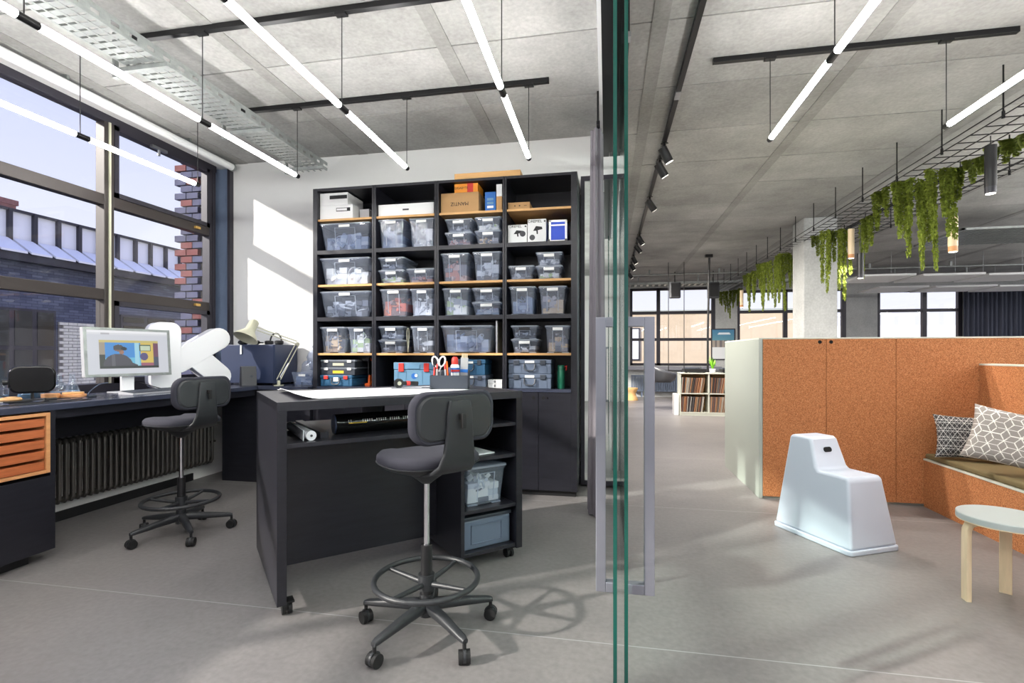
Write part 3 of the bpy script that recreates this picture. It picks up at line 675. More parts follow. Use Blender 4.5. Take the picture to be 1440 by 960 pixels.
# ---- tall drafting chairs
def make_chair():
    t = thing('drafting_chair', '', 'chair')
    # star base: five arms with casters
    obj('hub', MB().cyl((0, 0, .075), (0, 0, .17), .034, .03, seg=18), 'chairplastic', t, smooth=40)
    for k in range(5):
        a = math.radians(72*k); c, s = math.cos(a), math.sin(a); m = MB()
        rings = []
        for r, z, w, h in ((.02, .12, .026, .026), (.16, .108, .022, .020), (.285, .094, .017, .013), (.305, .09, .012, .010)):
            o = rrect(-w, -h, w, h, min(w, h)*.8, 3)
            rings.append([Vector((c*r-s*p, s*r+c*p, z+q)) for p, q in o])
        m.loft(rings); arm = obj('base_arm', m, 'chairplastic', t, smooth=50)
        w = MB(); cx, cy_ = c*.298, s*.298
        w.cyl((cx, cy_, .05), (cx, cy_, .09), .008, seg=8)
        d = Vector((-s, c, 0)) if k % 2 else Vector((c*.5-s*.85, s*.5+c*.85, 0)).normalized()
        for sg in (-1, 1):
            q = Vector((cx, cy_, .0275)); w.cyl(q+d*sg*.006, q+d*sg*.023, .0275, seg=18)
        obj('caster', w, 'rubber', arm, smooth=40)
        h = MB(); q = Vector((cx, cy_, .032)); h.cyl(q-d*.0055, q+d*.0055, .029, seg=14); obj('fork', h, 'chairplastic', arm, smooth=40)
    obj('sleeve', MB().cyl((0, 0, .16), (0, 0, .385), .026, .024, seg=18), 'black', t, smooth=40)
    obj('gas_column', MB().cyl((0, 0, .37), (0, 0, .70), .0135, seg=18), 'chrome', t, smooth=40)
    obj('tilt_cone', MB().lathe([(.022, .655), (.04, .67), (.075, .695), (.10, .72)], 20), 'chairplastic', t, smooth=50)
    # foot ring
    R = .225; ring = MB().tube([(R*math.cos(2*PI*i/40), R*math.sin(2*PI*i/40), .235) for i in range(40)], .0125, 10, True)
    fr_ = obj('foot_ring', ring, 'chairplastic', t, smooth=60)
    sp = MB().cyl((0, 0, .19), (0, 0, .255), .036, seg=18)
    for k in range(4):
        a = math.radians(90*k+20); sp.tube([(.03*math.cos(a), .03*math.sin(a), .215), (R*math.cos(a), R*math.sin(a), .232)], [.013, .009], 8)
    obj('ring_spokes', sp, 'chairplastic', fr_, smooth=50)
    # seat: x forward, upholstered pad on a plastic pan
    def outline(sc_, z, dx=0, n=36):
        o = []
        for i in range(n):
            a = 2*PI*i/n; c, s = math.cos(a), math.sin(a); e = 2/2.6
            x = math.copysign(abs(c)**e, c)*.205; y = math.copysign(abs(s)**e, s)*.21*(1-.08*c)
            o.append(Vector((x*sc_+dx, y*sc_, z+(-.012 if c > .8 else 0))))
        return o
    obj('seat', MB().loft([outline(.97, .752), outline(1.0, .765), outline(.99, .782), outline(.93, .795), outline(.75, .801), outline(.35, .800)]), 'chairfabric', t, smooth=60)
    obj('seat_pan', MB().loft([outline(.30, .705, -.02), outline(.62, .718, -.01), outline(.9, .738), outline(1.01, .757), outline(.99, .76)]), 'chairplastic', t, smooth=60)
    # spine: flat band sweeping from under the seat up to the back
    path = [(-.05, .722), (-.14, .728), (-.20, .742), (-.238, .772), (-.252, .82), (-.256, .88), (-.258, .94), (-.258, 1.0), (-.257, 1.035)]
    wid = [.10, .105, .10, .088, .075, .066, .062, .058, .05]; rings = []
    for i, ((x, z), w) in enumerate(zip(path, wid)):
        a = Vector(path[max(i-1, 0)]); b = Vector(path[min(i+1, len(path)-1)]); d = (b-a).normalized(); nrm = Vector((-d.y, d.x))
        o = rrect(-w, -.009, w, .009, .0085, 3)
        rings.append([Vector((x+nrm.x*q, p, z+nrm.y*q)) for p, q in o])
    obj('spine', MB().loft(rings), 'chairplastic', t, smooth=60)
    # curved rounded back
    def back(x0, th, hw, z0, z1, r):
        o = rrect(-hw, z0, hw, z1, r, 6); rg = []
        bow = lambda y: .55*y*y
        for dx, s in ((0, .93), (.006, 1.0), (th-.006, 1.0), (th, .93)):
            cz = (z0+z1)/2
            rg.append([Vector((x0+dx+bow(p*s), p*s, cz+(q-cz)*s)) for p, q in o])
        m = MB(); n_ = len(o); m.loft(rg, cap=False)
        for ri in (0, 3):      # caps as fans of narrow strips so the bow stays smooth
            b = len(m.v); c_ = Vector((x0+(0 if ri == 0 else th), 0, (z0+z1)/2)); ring_ = rg[ri]
            inner = [Vector((x0+(0 if ri == 0 else th)+bow(v.y*.5), v.y*.5, (z0+z1)/2+(v.z-(z0+z1)/2)*.5)) for v in ring_]
            m.add(list(ring_)+inner+[c_], [(i, (i+1) % n_, n_+(i+1) % n_, n_+i) for i in range(n_)]+[(n_+i, n_+(i+1) % n_, 2*n_) for i in range(n_)])
        return m
    bk = obj('backrest', back(-.248, .034, .20, .862, 1.072, .07), 'chairfabric', t, smooth=60)
    obj('back_shell', back(-.254, .010, .180, .878, 1.056, .06), 'chairplastic', bk, smooth=60)
    lv = MB().box(-.285, -.012, .96, -.262, .012, .985).box(-.292, -.009, .925, -.282, .009, .985); obj('height_lever', lv, 'rubber', t, bevel=.003)
    return t
chair = make_chair(); chair.location = (-.78, 2.1, 0)
def set_chair(ch, loc, face, base, label):
    ch.location = loc; ch.rotation_euler = (0, 0, math.radians(face)); ch['label'] = label; ch['group'] = 'tall drafting chairs'
    for c in ch.children:
        if c.name.split('.')[0] in ('base_arm',): c.rotation_euler = (0, 0, math.radians(base-face))
c2 = copy_tree(chair)
set_chair(chair, (-.78, 2.1, 0), 141, 32, 'tall black drafting chair with foot ring pulled up to the workbench')
set_chair(c2, (-2.84, 2.93, 0), 168, 36, 'tall black drafting chair with foot ring at the window desk')
# ---- mobile workbench
wb = thing('workbench', 'large dark mobile workbench with open shelves, standing on casters', 'workbench', (-1.477, 2.046, 0), math.radians(43.3))
L, D, TZ, T = 1.345, .85, 1.0, .042
obj('end_panel', B(0, 0, .065, T, D, TZ-.001), 'blackwood', wb, bevel=.0015)
obj('end_panel', B(L-T, 0, .065, L, D, TZ-.001), 'blackwood', wb, bevel=.0015)
obj('top', B(0, -.001, TZ-T, L, D, TZ), 'blackwood_h', wb, bevel=.0015)
obj('tray_shelf', B(T, .015, .783, .955, D-.02, .803), 'blackwood_h', wb, bevel=.001)
obj('modesty_panel', B(T, .33, .12, .955, .35, .783), 'blackwood', wb)
obj('divider', B(.935, 0, .065, .958, D, TZ-T), 'blackwood', wb, bevel=.001)
obj('divider', B(.62, .40, .803, .635, D-.02, TZ-T), 'blackwood', wb)
for z in (.795, .61, .315, .075): obj('shelf', B(.958, .01, z, L-T, D-.1, z+.02), 'blackwood_h', wb, bevel=.001)
obj('back_panel', B(.958, D-.1, .065, L-T, D-.08, TZ-T), 'blackwood', wb)
for x, y in ((.05, .06), (.05, D-.06), (L-.06, .06), (L-.06, D-.06)):
    m = MB().cyl((x-.022, y, .027), (x-.006, y, .027), .027, seg=16).cyl((x+.006, y, .027), (x+.022, y, .027), .027, seg=16).box(x-.005, y-.02, .02, x+.005, y+.03, .066).box(x-.03, y-.03, .058, x+.03, y+.03, .066)
    obj('caster', m, 'rubber', wb, smooth=40)
MW = Matrix.Translation((-1.477, 2.046, 0)) @ Matrix.Rotation(math.radians(43.3), 4, 'Z'); RZ = math.radians(43.3)
def onbench(x, y, z): return MW @ Vector((x, y, z))
# white sheet of paper, curled at one end
sh = MB(); nx = 40; rows = []
for i in range(nx+1):
    u = i/nx; x = .10+1.02*u; lift = .028*max(0, 1-u/.10)**1.5
    rows.append([Vector((x+.05*max(0, .1-u)*(-1), .10+.62*v/10, .0015+lift*(1 if v < 9 else .5))) for v in range(11)])
vs_ = [p for r in rows for p in r]; fs = [(i*11+j, i*11+j+1, (i+1)*11+j+1, (i+1)*11+j) for i in range(nx) for j in range(10)]
o = obj('paper_sheet', MB().add(vs_, fs), 'paper', loc=onbench(0, 0, TZ), rot=(0, 0, RZ), smooth=60)
o.modifiers.new('t', 'SOLIDIFY').thickness = .0008
tag(o, 'large white paper sheet with a curled end lying on the workbench', 'paper')
o = obj('metal_ruler', MB().box(0, 0, 0, .26, .022, .004).box(.19, -.004, 0, .25, .026, .007), 'casedark', loc=onbench(.72, .53, TZ+.008), rot=(0, 0, RZ-.62), bevel=.001)
tag(o, 'flat dark cutting tool lying on the white paper sheet', 'tool')
# pen box with tools
pb = thing('pen_box', 'dark grey open tool box full of pens on the workbench', 'pen box', onbench(.93, .42, TZ+.0025), RZ-.55)
W_, D_, H_ = .24, .16, .085
q = MB().box(0, 0, 0, W_, D_, .004).box(0, 0, 0, W_, .004, H_).box(0, D_-.004, 0, W_, D_, H_+.03).box(0, 0, 0, .004, D_, H_).box(W_-.004, 0, 0, W_, D_, H_+.03)
obj('tray', q, 'casedark', pb); obj('inner_divider', B(.115, .004, .004, .118, D_-.004, H_), 'casedark', pb)
pbm = pb.matrix_basis.copy(); 
pbm = Matrix.Translation(pb.location) @ Matrix.Rotation(RZ-.55, 4, 'Z')
def inbox(x, y): return pbm @ Vector((x, y, .006))
sc_ = thing('scissors', 'white handled scissors standing in the pen box', 'scissors', inbox(.045, .08), RZ-.55)
for s in (-1, 1):
    obj('blade', B(-.006, s*.004-.001, .0, .006, s*.004+.001, .11), 'steel', sc_, rot=(0, s*.1, 0))
    c_ = Vector((s*.022, 0, .165)); obj('finger_loop', MB().tube([(c_.x+.019*math.cos(2*PI*i/18)+s*.006*math.sin(2*PI*i/18), 0, c_.z+.032*math.sin(2*PI*i/18)) for i in range(18)], .0055, 8, True).tube([(s*.004, 0, .10), (s*.016, 0, .137)], .005, 6), 'whitegloss', sc_, smooth=60)
gb = thing('glue_bottle', 'white glue bottle with red cap standing in the pen box', 'bottle', inbox(.148, .09), RZ)
obj('body', MB().lathe([(.026, 0), (.03, .01), (.03, .12), (.026, .14), (.018, .15)], 18), 'whitegloss', gb, smooth=50)
obj('cap', MB().lathe([(.021, .145), (.022, .165), (.02, .185), (.012, .195)], 18), 'red', gb, smooth=50)
obj('label_band', MB().cyl((0, 0, .095), (0, 0, .125), .0306, seg=18), 'boxblue', gb, smooth=50)
obj('print', MB().cyl((0, 0, .1), (0, 0, .113), .031, seg=18), 'red', gb, smooth=50)
bp = thing('blade_pack', 'clear pack of sticks with blue and yellow label in the pen box', 'packet', inbox(.203, .09), RZ-.55)
obj('sleeve', B(-.024, -.008, 0, .024, .008, .19), 'clearlid', bp, rot=(0, .04, 0))
obj('blue_label', B(-.0245, -.0095, .095, .0245, .0095, .115), 'boxblue', bp, rot=(0, .04, 0))
obj('yellow_label', B(-.0243, -.009, .04, .0243, .009, .075), 'yellow', bp, rot=(0, .04, 0))
for k in range(4): obj('stick', B(-.018+k*.01, -.003, .02, -.012+k*.01, .003, .215), 'birchpale', bp, rot=(0, .04, 0))
random.seed(3)
for k, (c, nm) in enumerate((('red', 'red'), ('whitegloss', 'white'), ('black', 'black'), ('boxblue', 'blue'), ('steel', 'steel'), ('orange', 'orange'), ('casegrey', 'grey'))):
    x, y = .018+.013*k+(.03 if k > 2 else 0), .03+.016*(k % 4)
    p = thing('pen', f'{nm} pen standing in the pen box', 'pen', inbox(x, y), 0, 'pens in the box')
    h = .10+.02*(k % 3); rt = (random.uniform(-.2, .2), random.uniform(-.2, .2), 0)
    obj('barrel', MB().cyl((0, 0, 0), (0, 0, h), .0055, seg=8), c, p, rot=rt); obj('cap', MB().cyl((0, 0, h*.98), (0, 0, h+.03), .0062, .005, seg=8), 'red' if c in ('whitegloss', 'steel') else c, p, rot=rt)
tp = thing('tape_roll', 'black tool with round disc and red grip on the workbench', 'tool', onbench(.80, .62, TZ+.0028), RZ)
obj('disc', MB().cyl((0, -.012, .03), (0, .012, .03), .03, seg=20), 'black', tp, smooth=40); obj('hub', MB().cyl((0, -.015, .03), (0, .015, .03), .013, seg=16), 'lampcream', tp, smooth=40)
obj('grip', MB().cyl((.028, 0, .03), (.13, 0, .025), .014, seg=10), 'black', tp, smooth=40); obj('red_collar', MB().cyl((.05, 0, .029), (.075, 0, .028), .0155, seg=10), 'red', tp, smooth=40)
# rolls in the tray
rl = thing('paper_roll', 'white rolled paper lying in the open tray of the workbench', 'paper roll', onbench(.16, .06, .803), RZ)
obj('roll', MB().cyl((0, 0, .024), (-.03, .42, .024), .024, seg=20), 'paper', rl, smooth=40); obj('core', MB().cyl((.0006, -.002, .024), (0, .01, .024), .006, seg=12), 'printgrey', rl)
obj('loose_end', B(-.036, .01, .001, -.032, .40, .05), 'paper', rl)
o = obj('wood_batten', B(0, 0, 0, .04, .55, .03), 'blackwood_h', loc=onbench(.21, .10, .803), rot=(0, 0, RZ+.05), bevel=.001); tag(o, 'dark wooden batten beside the white paper roll in the tray', 'batten')
dt = thing('document_tube', 'long black document tube lying in the open tray of the workbench', 'tube', onbench(.30, .20, .803+.052), RZ)
obj('barrel', MB().cyl((0, 0, 0), (.60, .02, 0), .052, seg=24), 'blackgloss', dt, smooth=40); obj('end_cap', MB().cyl((-.006, 0, 0), (.0, 0, 0), .05, seg=24), 'cabinetblue', dt)
dm = MB()
for g_ in range(5):
    for a in range(2):
        for b in range(5 if g_ else 2):
            an = -.95+a*.16; dm.cyl((.06+g_*.075+b*.012, -math.cos(an)*.0515, -math.sin(an)*.0515-.0), (.06+g_*.075+b*.012, -math.cos(an)*.0528, -math.sin(an)*.0528), .0022, seg=6)
obj('white_dots', dm, 'labelwhite', dt, rot=(.55, 0, .033)); obj('yellow_line', B(.06, -.0528, -.001, .155, -.0515, .003), 'yellow', dt, rot=(-.1, 0, .033))
o = obj('paper_stack', MB().box(0, 0, 0, .20, .28, .006), 'paper', loc=onbench(1.0, .06, .6305), rot=(0, 0, RZ+.1)); tag(o, 'thin stack of paper on the workbench shelf behind the chair', 'paper')
to = thing('storage_tote', 'grey plastic tote on the lowest shelf of the workbench', 'tote', onbench(.965, .05, .0955), RZ)
obj('body', B(.0, 0, 0, .325, .45, .17), 'tote', to, bevel=.01); obj('lid', B(-.0, -.006, .17, .33, .46, .19), 'casedark', to, bevel=.004)
obj('front_frame', MB().box(.06, -.005, .03, .265, 0, .035).box(.06, -.005, .135, .265, 0, .14).box(.06, -.005, .03, .065, 0, .14).box(.26, -.005, .03, .265, 0, .14), 'tote', to)

# ================================================================== SHELVING
sh_ = thing('shelving_unit', 'tall dark shelving unit of four columns against the white wall', 'shelving', (0, 0, 0))
SF, SB = 4.28, BACK-.012
ups = ((-2.712, -2.668), (-2.118, -2.078), (-1.517, -1.475), (-.893, -.857), (-.298, -.246))
rowz = (.92, 1.547, 2.172)
for a, b in ups:
    c = (a+b)/2
    for p, q in (((a, b),) if a in (-2.712, -.298) else ((a, c-.001), (c+.001, b))): obj('upright', B(p, SF, .05, q, SB, 2.772), 'blackwood', sh_, bevel=.0015)
COLS = [(ups[i][1], ups[i+1][0]) for i in range(4)]
for a, b in COLS:
    obj('back_panel', B(a, SB-.012, .05, b, SB, 2.772), 'blackwood', sh_)
    obj('top_board', B(a, SF+.001, 2.748, b, SB-.012, 2.771), 'blackwood_h', sh_)
    for z in rowz[1:]: obj('fixed_board', B(a, SF+.001, z-.018, b, SB-.012, z+.018), 'blackwood_h', sh_)
    for z in (1.222, 1.862, 2.476): obj('wooden_shelf', B(a, SF+.012, z-.011, b, SB-.012, z+.009), 'birch', sh_, bevel=.001)
obj('counter', B(-2.668, SF-.006, .895, -.298, SB-.012, .92), 'desktop', sh_)
obj('plinth', B(-2.66, SF+.04, 0, -.26, SB, .05), 'black', sh_)
for a, b in COLS:
    m_ = (a+b)/2
    for k, (p, q) in enumerate(((a, m_-.002), (m_+.002, b))):
        d = obj('cabinet_door', B(p, SF, .052, q, SF+.019, .893), 'blackwood', sh_, bevel=.0015)
        x = q-.04 if k == 0 else p+.04
        obj('finger_hole', MB().cyl((x, SF-.0006, .845), (x, SF+.004, .845), .0135, seg=18), 'holeshade', d)
        if k: obj('lock', MB().cyl((x+.035, SF-.003, .845), (x+.035, SF+.004, .845), .008, seg=14), 'chrome', d)
RT = [2.485, 2.19, 1.871, 1.565, 1.231, .92]       # top surfaces, top row first
ROWN = ['top shelf', 'second shelf from top', 'third shelf from top', 'fourth shelf from top', 'lowest wooden shelf', 'counter']
COLN = ['column by the white wall', 'second column from the white wall', 'second column from the mirror', 'column beside the mirror']
PAL = {'white cables': [(225, 225, 225), (200, 205, 215), (90, 95, 105), (240, 240, 236)],
       'dark tools': [(40, 44, 56), (62, 68, 84), (100, 108, 126), (170, 176, 190)],
       'grey parts': [(140, 146, 160), (96, 104, 122), (190, 196, 208), (60, 66, 80)],
       'silver foil bags': [(205, 208, 214), (170, 174, 184), (235, 235, 238), (120, 124, 134)],
       'orange cables': [(214, 110, 72), (190, 84, 60), (226, 150, 110), (110, 80, 80)],
       'reddish parts': [(186, 128, 122), (150, 120, 128), (200, 176, 176), (110, 110, 126)],
       'pale wooden bits': [(210, 184, 150), (190, 168, 144), (150, 150, 160), (90, 96, 110)],
       'white packets': [(236, 236, 232), (214, 216, 220), (168, 190, 140), (150, 156, 168)],
       'blue-grey fabric': [(110, 128, 160), (134, 150, 178), (92, 106, 138), (160, 172, 194)],
       'small black adapters': [(34, 36, 42), (50, 54, 62), (120, 126, 138), (200, 202, 208)]}
def jumble(m, sd, pal, x0, y0, z0, x1, y1, z1, n=26):
    rnd = random.Random(sd)
    # packed filling so the box reads as full, then loose pieces pressed against the walls
    nc = max(3, int((x1-x0)/.06))
    for i in range(nc):
        zz = z0
        for lv in range(3):
            hh = (z1-z0)*rnd.uniform(.14, .30); m.color(lin(*rnd.choice(PAL[pal])))
            xa = x0+(x1-x0)*i/nc; xb = x0+(x1-x0)*(i+1)/nc; m.box(xa, y0+rnd.uniform(.004, .03), zz, xb, y1-.01, zz+hh); zz += hh
    for k in range(n):
        m.color(lin(*rnd.choice(PAL[pal])))
        s = (x1-x0)*rnd.uniform(.08, .22); c = Vector((rnd.uniform(x0+s, x1-s), y0+s*.4+rnd.random()**2*(y1-y0-2*s), rnd.uniform(z0+.02, z1-s)))
        R_ = Matrix.Translation(c) @ Matrix.Rotation(rnd.uniform(0, 6), 4, (rnd.random(), rnd.random(), rnd.random()+.1))
        if k % 3 == 0 and 'cable' in pal or k % 4 == 1:
            rr = s*.75; m.tube([R_ @ Vector((rr*math.cos(t_), rr*.6*math.sin(t_), .1*rr*math.sin(2*t_))) for t_ in [2*PI*i/12 for i in range(12)]], .006, 5, True)
        else: m.box(-s*.6, -s*.35, -s*.4, s*.6, s*.35, s*.4, m=R_)
def clip_mb(m, x0, y0, z0, x1, y1, z1):
    m.v = [(min(max(a, x0), x1), min(max(b, y0), y1), min(max(c, z0), z1)) for a, b, c in m.v]
CN = [0]
def clear_box(label, cx, fy, z, w, h, dep, pal, rz=0, parent_loc=None, lidded=True, labelled=True, dark_label=False):
    """tapered see-through plastic box with lid, front ribs, paper label and contents"""
    CN[0] += 1
    t = thing('storage_box', label, 'storage box', parent_loc or (cx, fy, z), rz, 'clear plastic storage boxes')
    hw = w/2; tp_ = min(.035, w*.09); hb = hw-tp_
    lh = .014
    def ring(hw_, y0, y1, zz, r=.018): return [Vector((p, q, zz)) for p, q in rrect(-hw_, y0, hw_, y1, r, 3)]
    bo = MB().loft([ring(hb, tp_, dep-tp_, .006), ring(hw-.006, .006, dep-.006, h-lh-.012), ring(hw, 0, dep, h-lh-.012), ring(hw, 0, dep, h-lh)])
    body = obj('body', bo, 'clearbox', t, smooth=35)
    fw_ = w*.20
    def fy_(zz): return tp_*(1-zz/h)-.0015
    rb = MB()
    for sx in (-1, 1):
        a, b = .03, h-lh-.03
        rb.add([(sx*fw_-.003, fy_(a), a), (sx*fw_+.003, fy_(a), a), (sx*fw_+.003, fy_(b), b), (sx*fw_-.003, fy_(b), b), (sx*fw_-.003, fy_(a)+.004, a), (sx*fw_+.003, fy_(a)+.004, a), (sx*fw_+.003, fy_(b)+.004, b), (sx*fw_-.003, fy_(b)+.004, b)],
               ((0,1,2,3),(0,4,5,1),(1,5,6,2),(2,6,7,3),(3,7,4,0)))
    b = h-lh-.03; rb.box(-fw_, fy_(b), b-.004, fw_, fy_(b)+.004, b)
    obj('rib', rb, 'clearlid', body)
    for sx in (-1, 1): obj('foot', B(sx*hb*.72-.03, tp_+.002, 0, sx*hb*.72+.03, tp_+.02, .007), 'clearlid', body)
    if lidded:
        obj('lid', MB().loft([ring(hw+.004, -.004, dep+.004, h-lh), ring(hw+.004, -.004, dep+.004, h-.003), ring(hw-.004, .004, dep-.004, h)]), 'clearlid', t, smooth=35)
    if labelled:
        lw = min(.055, w*.2); obj('label_strip', B(-lw, -.0065, h-lh-.028, lw, -.0045, h-lh-.004), 'darkprint' if dark_label else 'labelwhite', t)
    c = MB().color((1, 1, 1, 1)); jumble(c, CN[0]*13, pal, -hb+.008, tp_+.006, .012, hb-.008, dep-tp_-.01, h-lh-.03, 24)
    clip_mb(c, -hb+.006, tp_+.004, .010, hb-.006, dep-tp_-.006, h-lh-.014)
    tag(obj('contents', c, 'vcol', t), kind='stuff')
    return t
def px_box(colm, row, x0, x1, yt, yb, pal, extra='', base=None, dep=.36, dark=False, what='box'):
    fyY = SF+.028
    a, b = onY(x0, 400, fyY).x, onY(x1, 400, fyY).x
    a = max(a, COLS[colm][0]+.004); b = min(b, COLS[colm][1]-.004); cx = (a+b)/2
    h = onY((x0+x1)/2, yt, fyY).z-onY((x0+x1)/2, yb, fyY).z
    z = RT[row] if base is None else base
    lab = f'clear {what} of {pal}, {extra}{ROWN[row]}, {COLN[colm]}'.replace('lower of two', 'lower').replace('upper of two', 'upper').replace('the white', 'white').replace('the mirror', 'mirror').replace(' from top', '')
    clear_box(lab, cx, fyY, z+.0005, b-a-.008, h, dep, pal, dark_label=dark)
    return z+h
px_box(0, 1, 449, 520, 315, 354, 'blue-grey fabric', what='big box')
px_box(0, 2, 447, 520, 362, 400, 'white cables', what='big box')
px_box(0, 3, 446, 521, 410, 447, 'grey parts', what='big box')
px_box(0, 4, 447, 486, 460, 497, 'pale wooden bits'); px_box(0, 4, 488, 521, 460, 497, 'white packets')
px_box(1, 1, 530, 568, 310, 351, 'blue-grey fabric'); px_box(1, 1, 574, 611, 309, 350, 'silver foil bags')
t_ = px_box(1, 2, 529, 568, 379, 398, 'white packets', 'lower of two, '); px_box(1, 2, 529, 568, 361, 379, 'grey parts', 'upper of two, ', t_)
px_box(1, 2, 571, 611, 377, 397, 'reddish parts')
px_box(1, 3, 533, 573, 406, 445, 'orange cables'); px_box(1, 3, 576, 610, 406, 445, 'silver foil bags')
t_ = px_box(1, 4, 528, 567, 478, 497, 'dark tools', 'lower of two, '); px_box(1, 4, 528, 567, 459, 478, 'grey parts', 'upper of two, ', t_)
px_box(1, 4, 577, 611, 459, 497, 'small black adapters')
t_ = px_box(2, 1, 625, 664, 327, 346, 'reddish parts', 'lower of two, '); px_box(2, 1, 625, 664, 308, 327, 'grey parts', 'upper of two, ', t_)
t_ = px_box(2, 1, 667, 705, 325, 345, 'pale wooden bits', 'lower of two, '); px_box(2, 1, 667, 705, 306, 325, 'white packets', 'upper of two, ', t_)
px_box(2, 2, 619, 659, 355, 395, 'reddish parts'); px_box(2, 2, 664, 705, 353, 394, 'grey parts')
px_box(2, 3, 621, 660, 404, 443, 'white packets')
t_ = px_box(2, 3, 663, 705, 424, 443, 'blue-grey fabric', 'lower of two, '); px_box(2, 3, 663, 705, 404, 424, 'grey parts', 'upper of two, ', t_)
px_box(2, 4, 618, 692, 457, 496, 'blue-grey fabric', what='big box', dark=True)
px_box(3, 2, 713, 751, 372, 392, 'grey parts')
t_ = px_box(3, 2, 753, 791, 371, 390, 'white packets', 'lower of two, '); px_box(3, 2, 753, 791, 352, 371, 'silver foil bags', 'upper of two, ', t_)
px_box(3, 3, 715, 753, 402, 442, 'blue-grey fabric'); px_box(3, 3, 757, 797, 401, 441, 'pale wooden bits')
t_ = px_box(3, 4, 718, 757, 476, 496, 'small black adapters', 'lower of two, '); px_box(3, 4, 718, 757, 457, 476, 'dark tools', 'upper of two, ', t_, dark=True)
px_box(3, 4, 766, 803, 457, 496, 'pale wooden bits')
clear_box('clear storage box of white cables and discs on the workbench shelf', 0, 0, 0, .27, .235, .34, 'white cables', RZ, onbench(1.13, .05, .3355), labelled=False)
# ---- cartons, cases and tools on the shelves
def carton(name, label, colm, row, x0, x1, yt, yb, m, base=None, dep=.3, inset=.04, cat='box', tape=None, group=None):
    Yf = SF+inset; a, b = onY(x0, 400, Yf).x, onY(x1, 400, Yf).x; a, b = max(a, COLS[colm][0]+.005), min(b, COLS[colm][1]-.005)
    h = onY((x0+x1)/2, yt, Yf).z-onY((x0+x1)/2, yb, Yf).z; z = (RT[row] if base is None else base)+.0012
    if row == 0: h = min(h, 2.744-z)
    t = thing(name, label, cat, ((a+b)/2, Yf, z), 0, group); w = (b-a)/2
    obj('carton', B(-w, 0, 0, w, dep, h), m, t, bevel=.002)
    if tape: obj('lid_seam', MB().box(-w, -.0008, h*.80, w, .0, h*.80+.002).box(-w+.001, -.0005, h-.0005, w-.001, dep, h+.0006), tape, t)
    return t, w, h, z+h
t, w, h, z1 = carton('carton_box', 'lower white carton of the stack on the top shelf by the white wall', 0, 0, 448, 496, 288, 308, 'white', tape='paper')
obj('print', B(.0, -.001, h*.55, w*.85, 0, h*.8), 'darkprint', t); obj('print_panel', B(.005, -.0016, h*.6, w*.65, 0, h*.76), 'white', t)
t, w, h, _ = carton('carton_box', 'upper white carton of the stack on the top shelf by the white wall', 0, 0, 448, 489, 272, 289, 'white', base=z1, tape='paper')
obj('print', B(-w*.3, -.001, h*.5, w*.95, 0, h*.8), 'darkprint', t)
carton('carton_box', 'pale grey carton behind the white cartons by the white wall', 0, 0, 506, 519, 290, 306, 'screenback', inset=.125, dep=.2)
t, w, h, _ = carton('carton_box', 'flat white carton alone on the top shelf', 1, 0, 530, 610, 287, 304, 'white')
obj('print', B(-.03, -.001, h*.45, .03, 0, h*.58), 'printgrey', t)
carton('carton_box', 'white carton standing behind the boxes, third shelf, second column from the white wall', 1, 2, 572, 610, 368, 396, 'white', inset=.41, dep=.03)
t, w, h, z1 = carton('carton_box', 'brown cardboard carton with upside-down lettering on the top shelf', 2, 0, 620, 673, 269, 297, 'cardboard', tape='cardboard')
text('lettering', 'MANTIZ', .045, 'darkprint', t, (0, -.0015, h*.45), (PI/2, PI, 0))
t, w, h, _ = carton('carton_box', 'orange printed box on top of the brown cardboard carton', 2, 0, 639, 672, 252, 268, 'amber', base=z1, dep=.2)
obj('red_panel', B(w*.1, -.001, 0, w*.6, 0, h), 'red', t); text('lettering', 'GIGABYTE', .028, 'darkprint', t, (-w*.42, -.0015, h*.5), (PI/2, 0, 0))
t, w, h, _ = carton('carton_box', 'tall blue printed box beside the brown cardboard carton', 2, 0, 682, 697, 268, 295, 'boxblue')
for k in range(3): obj('print', B(-w*.6, -.001, h*(.15+.2*k), w*.6, 0, h*(.28+.2*k)), 'labelwhite' if k == 0 else 'toolbluelight', t)
_, _, _, z1 = carton('carton_box', 'small brown box beside the tall blue box', 2, 0, 698, 706, 275, 295, 'cardboard')
carton('carton_box', 'small white box on top of the small brown box', 2, 0, 698, 706, 258, 275, 'white', base=z1)
t, w, h, _ = carton('carton_box', 'low brown carton on the top shelf of the column beside the mirror', 3, 0, 712.5, 745, 281, 291, 'cardboard', tape='cardboard')
obj('print', MB().box(-.04, -.001, h*.45, -.03, 0, h*.6).box(0, -.001, h*.45, .012, 0, h*.6).box(.045, -.001, h*.48, .07, 0, h*.54), 'darkprint', t)
o = obj('wood_plank', B(-1.33, 4.283, 2.7725, -.735, 4.55, 2.822), 'birch', bevel=.002); tag(o, 'flat wooden board lying on top of the shelving unit', 'board')
def toolbox_print(t, w, h, big):
    text('lettering', 'DREMEL', .034 if big else .03, 'darkprint', t, (-w*.2, -.0015, h*.9), (PI/2, 0, 0))
    obj('machine_picture', MB().prism([(-w*.4, h*.5), (-w*.1, h*.7), (w*.55, h*.66), (w*.6, h*.56), (w*.1, h*.52), (w*.12, h*.36), (-w*.02, h*.36), (-w*.06, h*.5)], -.0012, 0, 'y'), 'darkprint', t)
    obj('round_picture', MB().cyl((w*.55 if not big else -w*.5, -.0014, h*.22 if big else h*.5), (w*.55 if not big else -w*.5, 0, h*.22 if big else h*.5), w*.3, seg=20), 'printgrey', t)
    obj('corner_mark', MB().cyl((w*.85, -.0014, h*.9), (w*.85, 0, h*.9), .008, seg=12), 'printgrey', t)
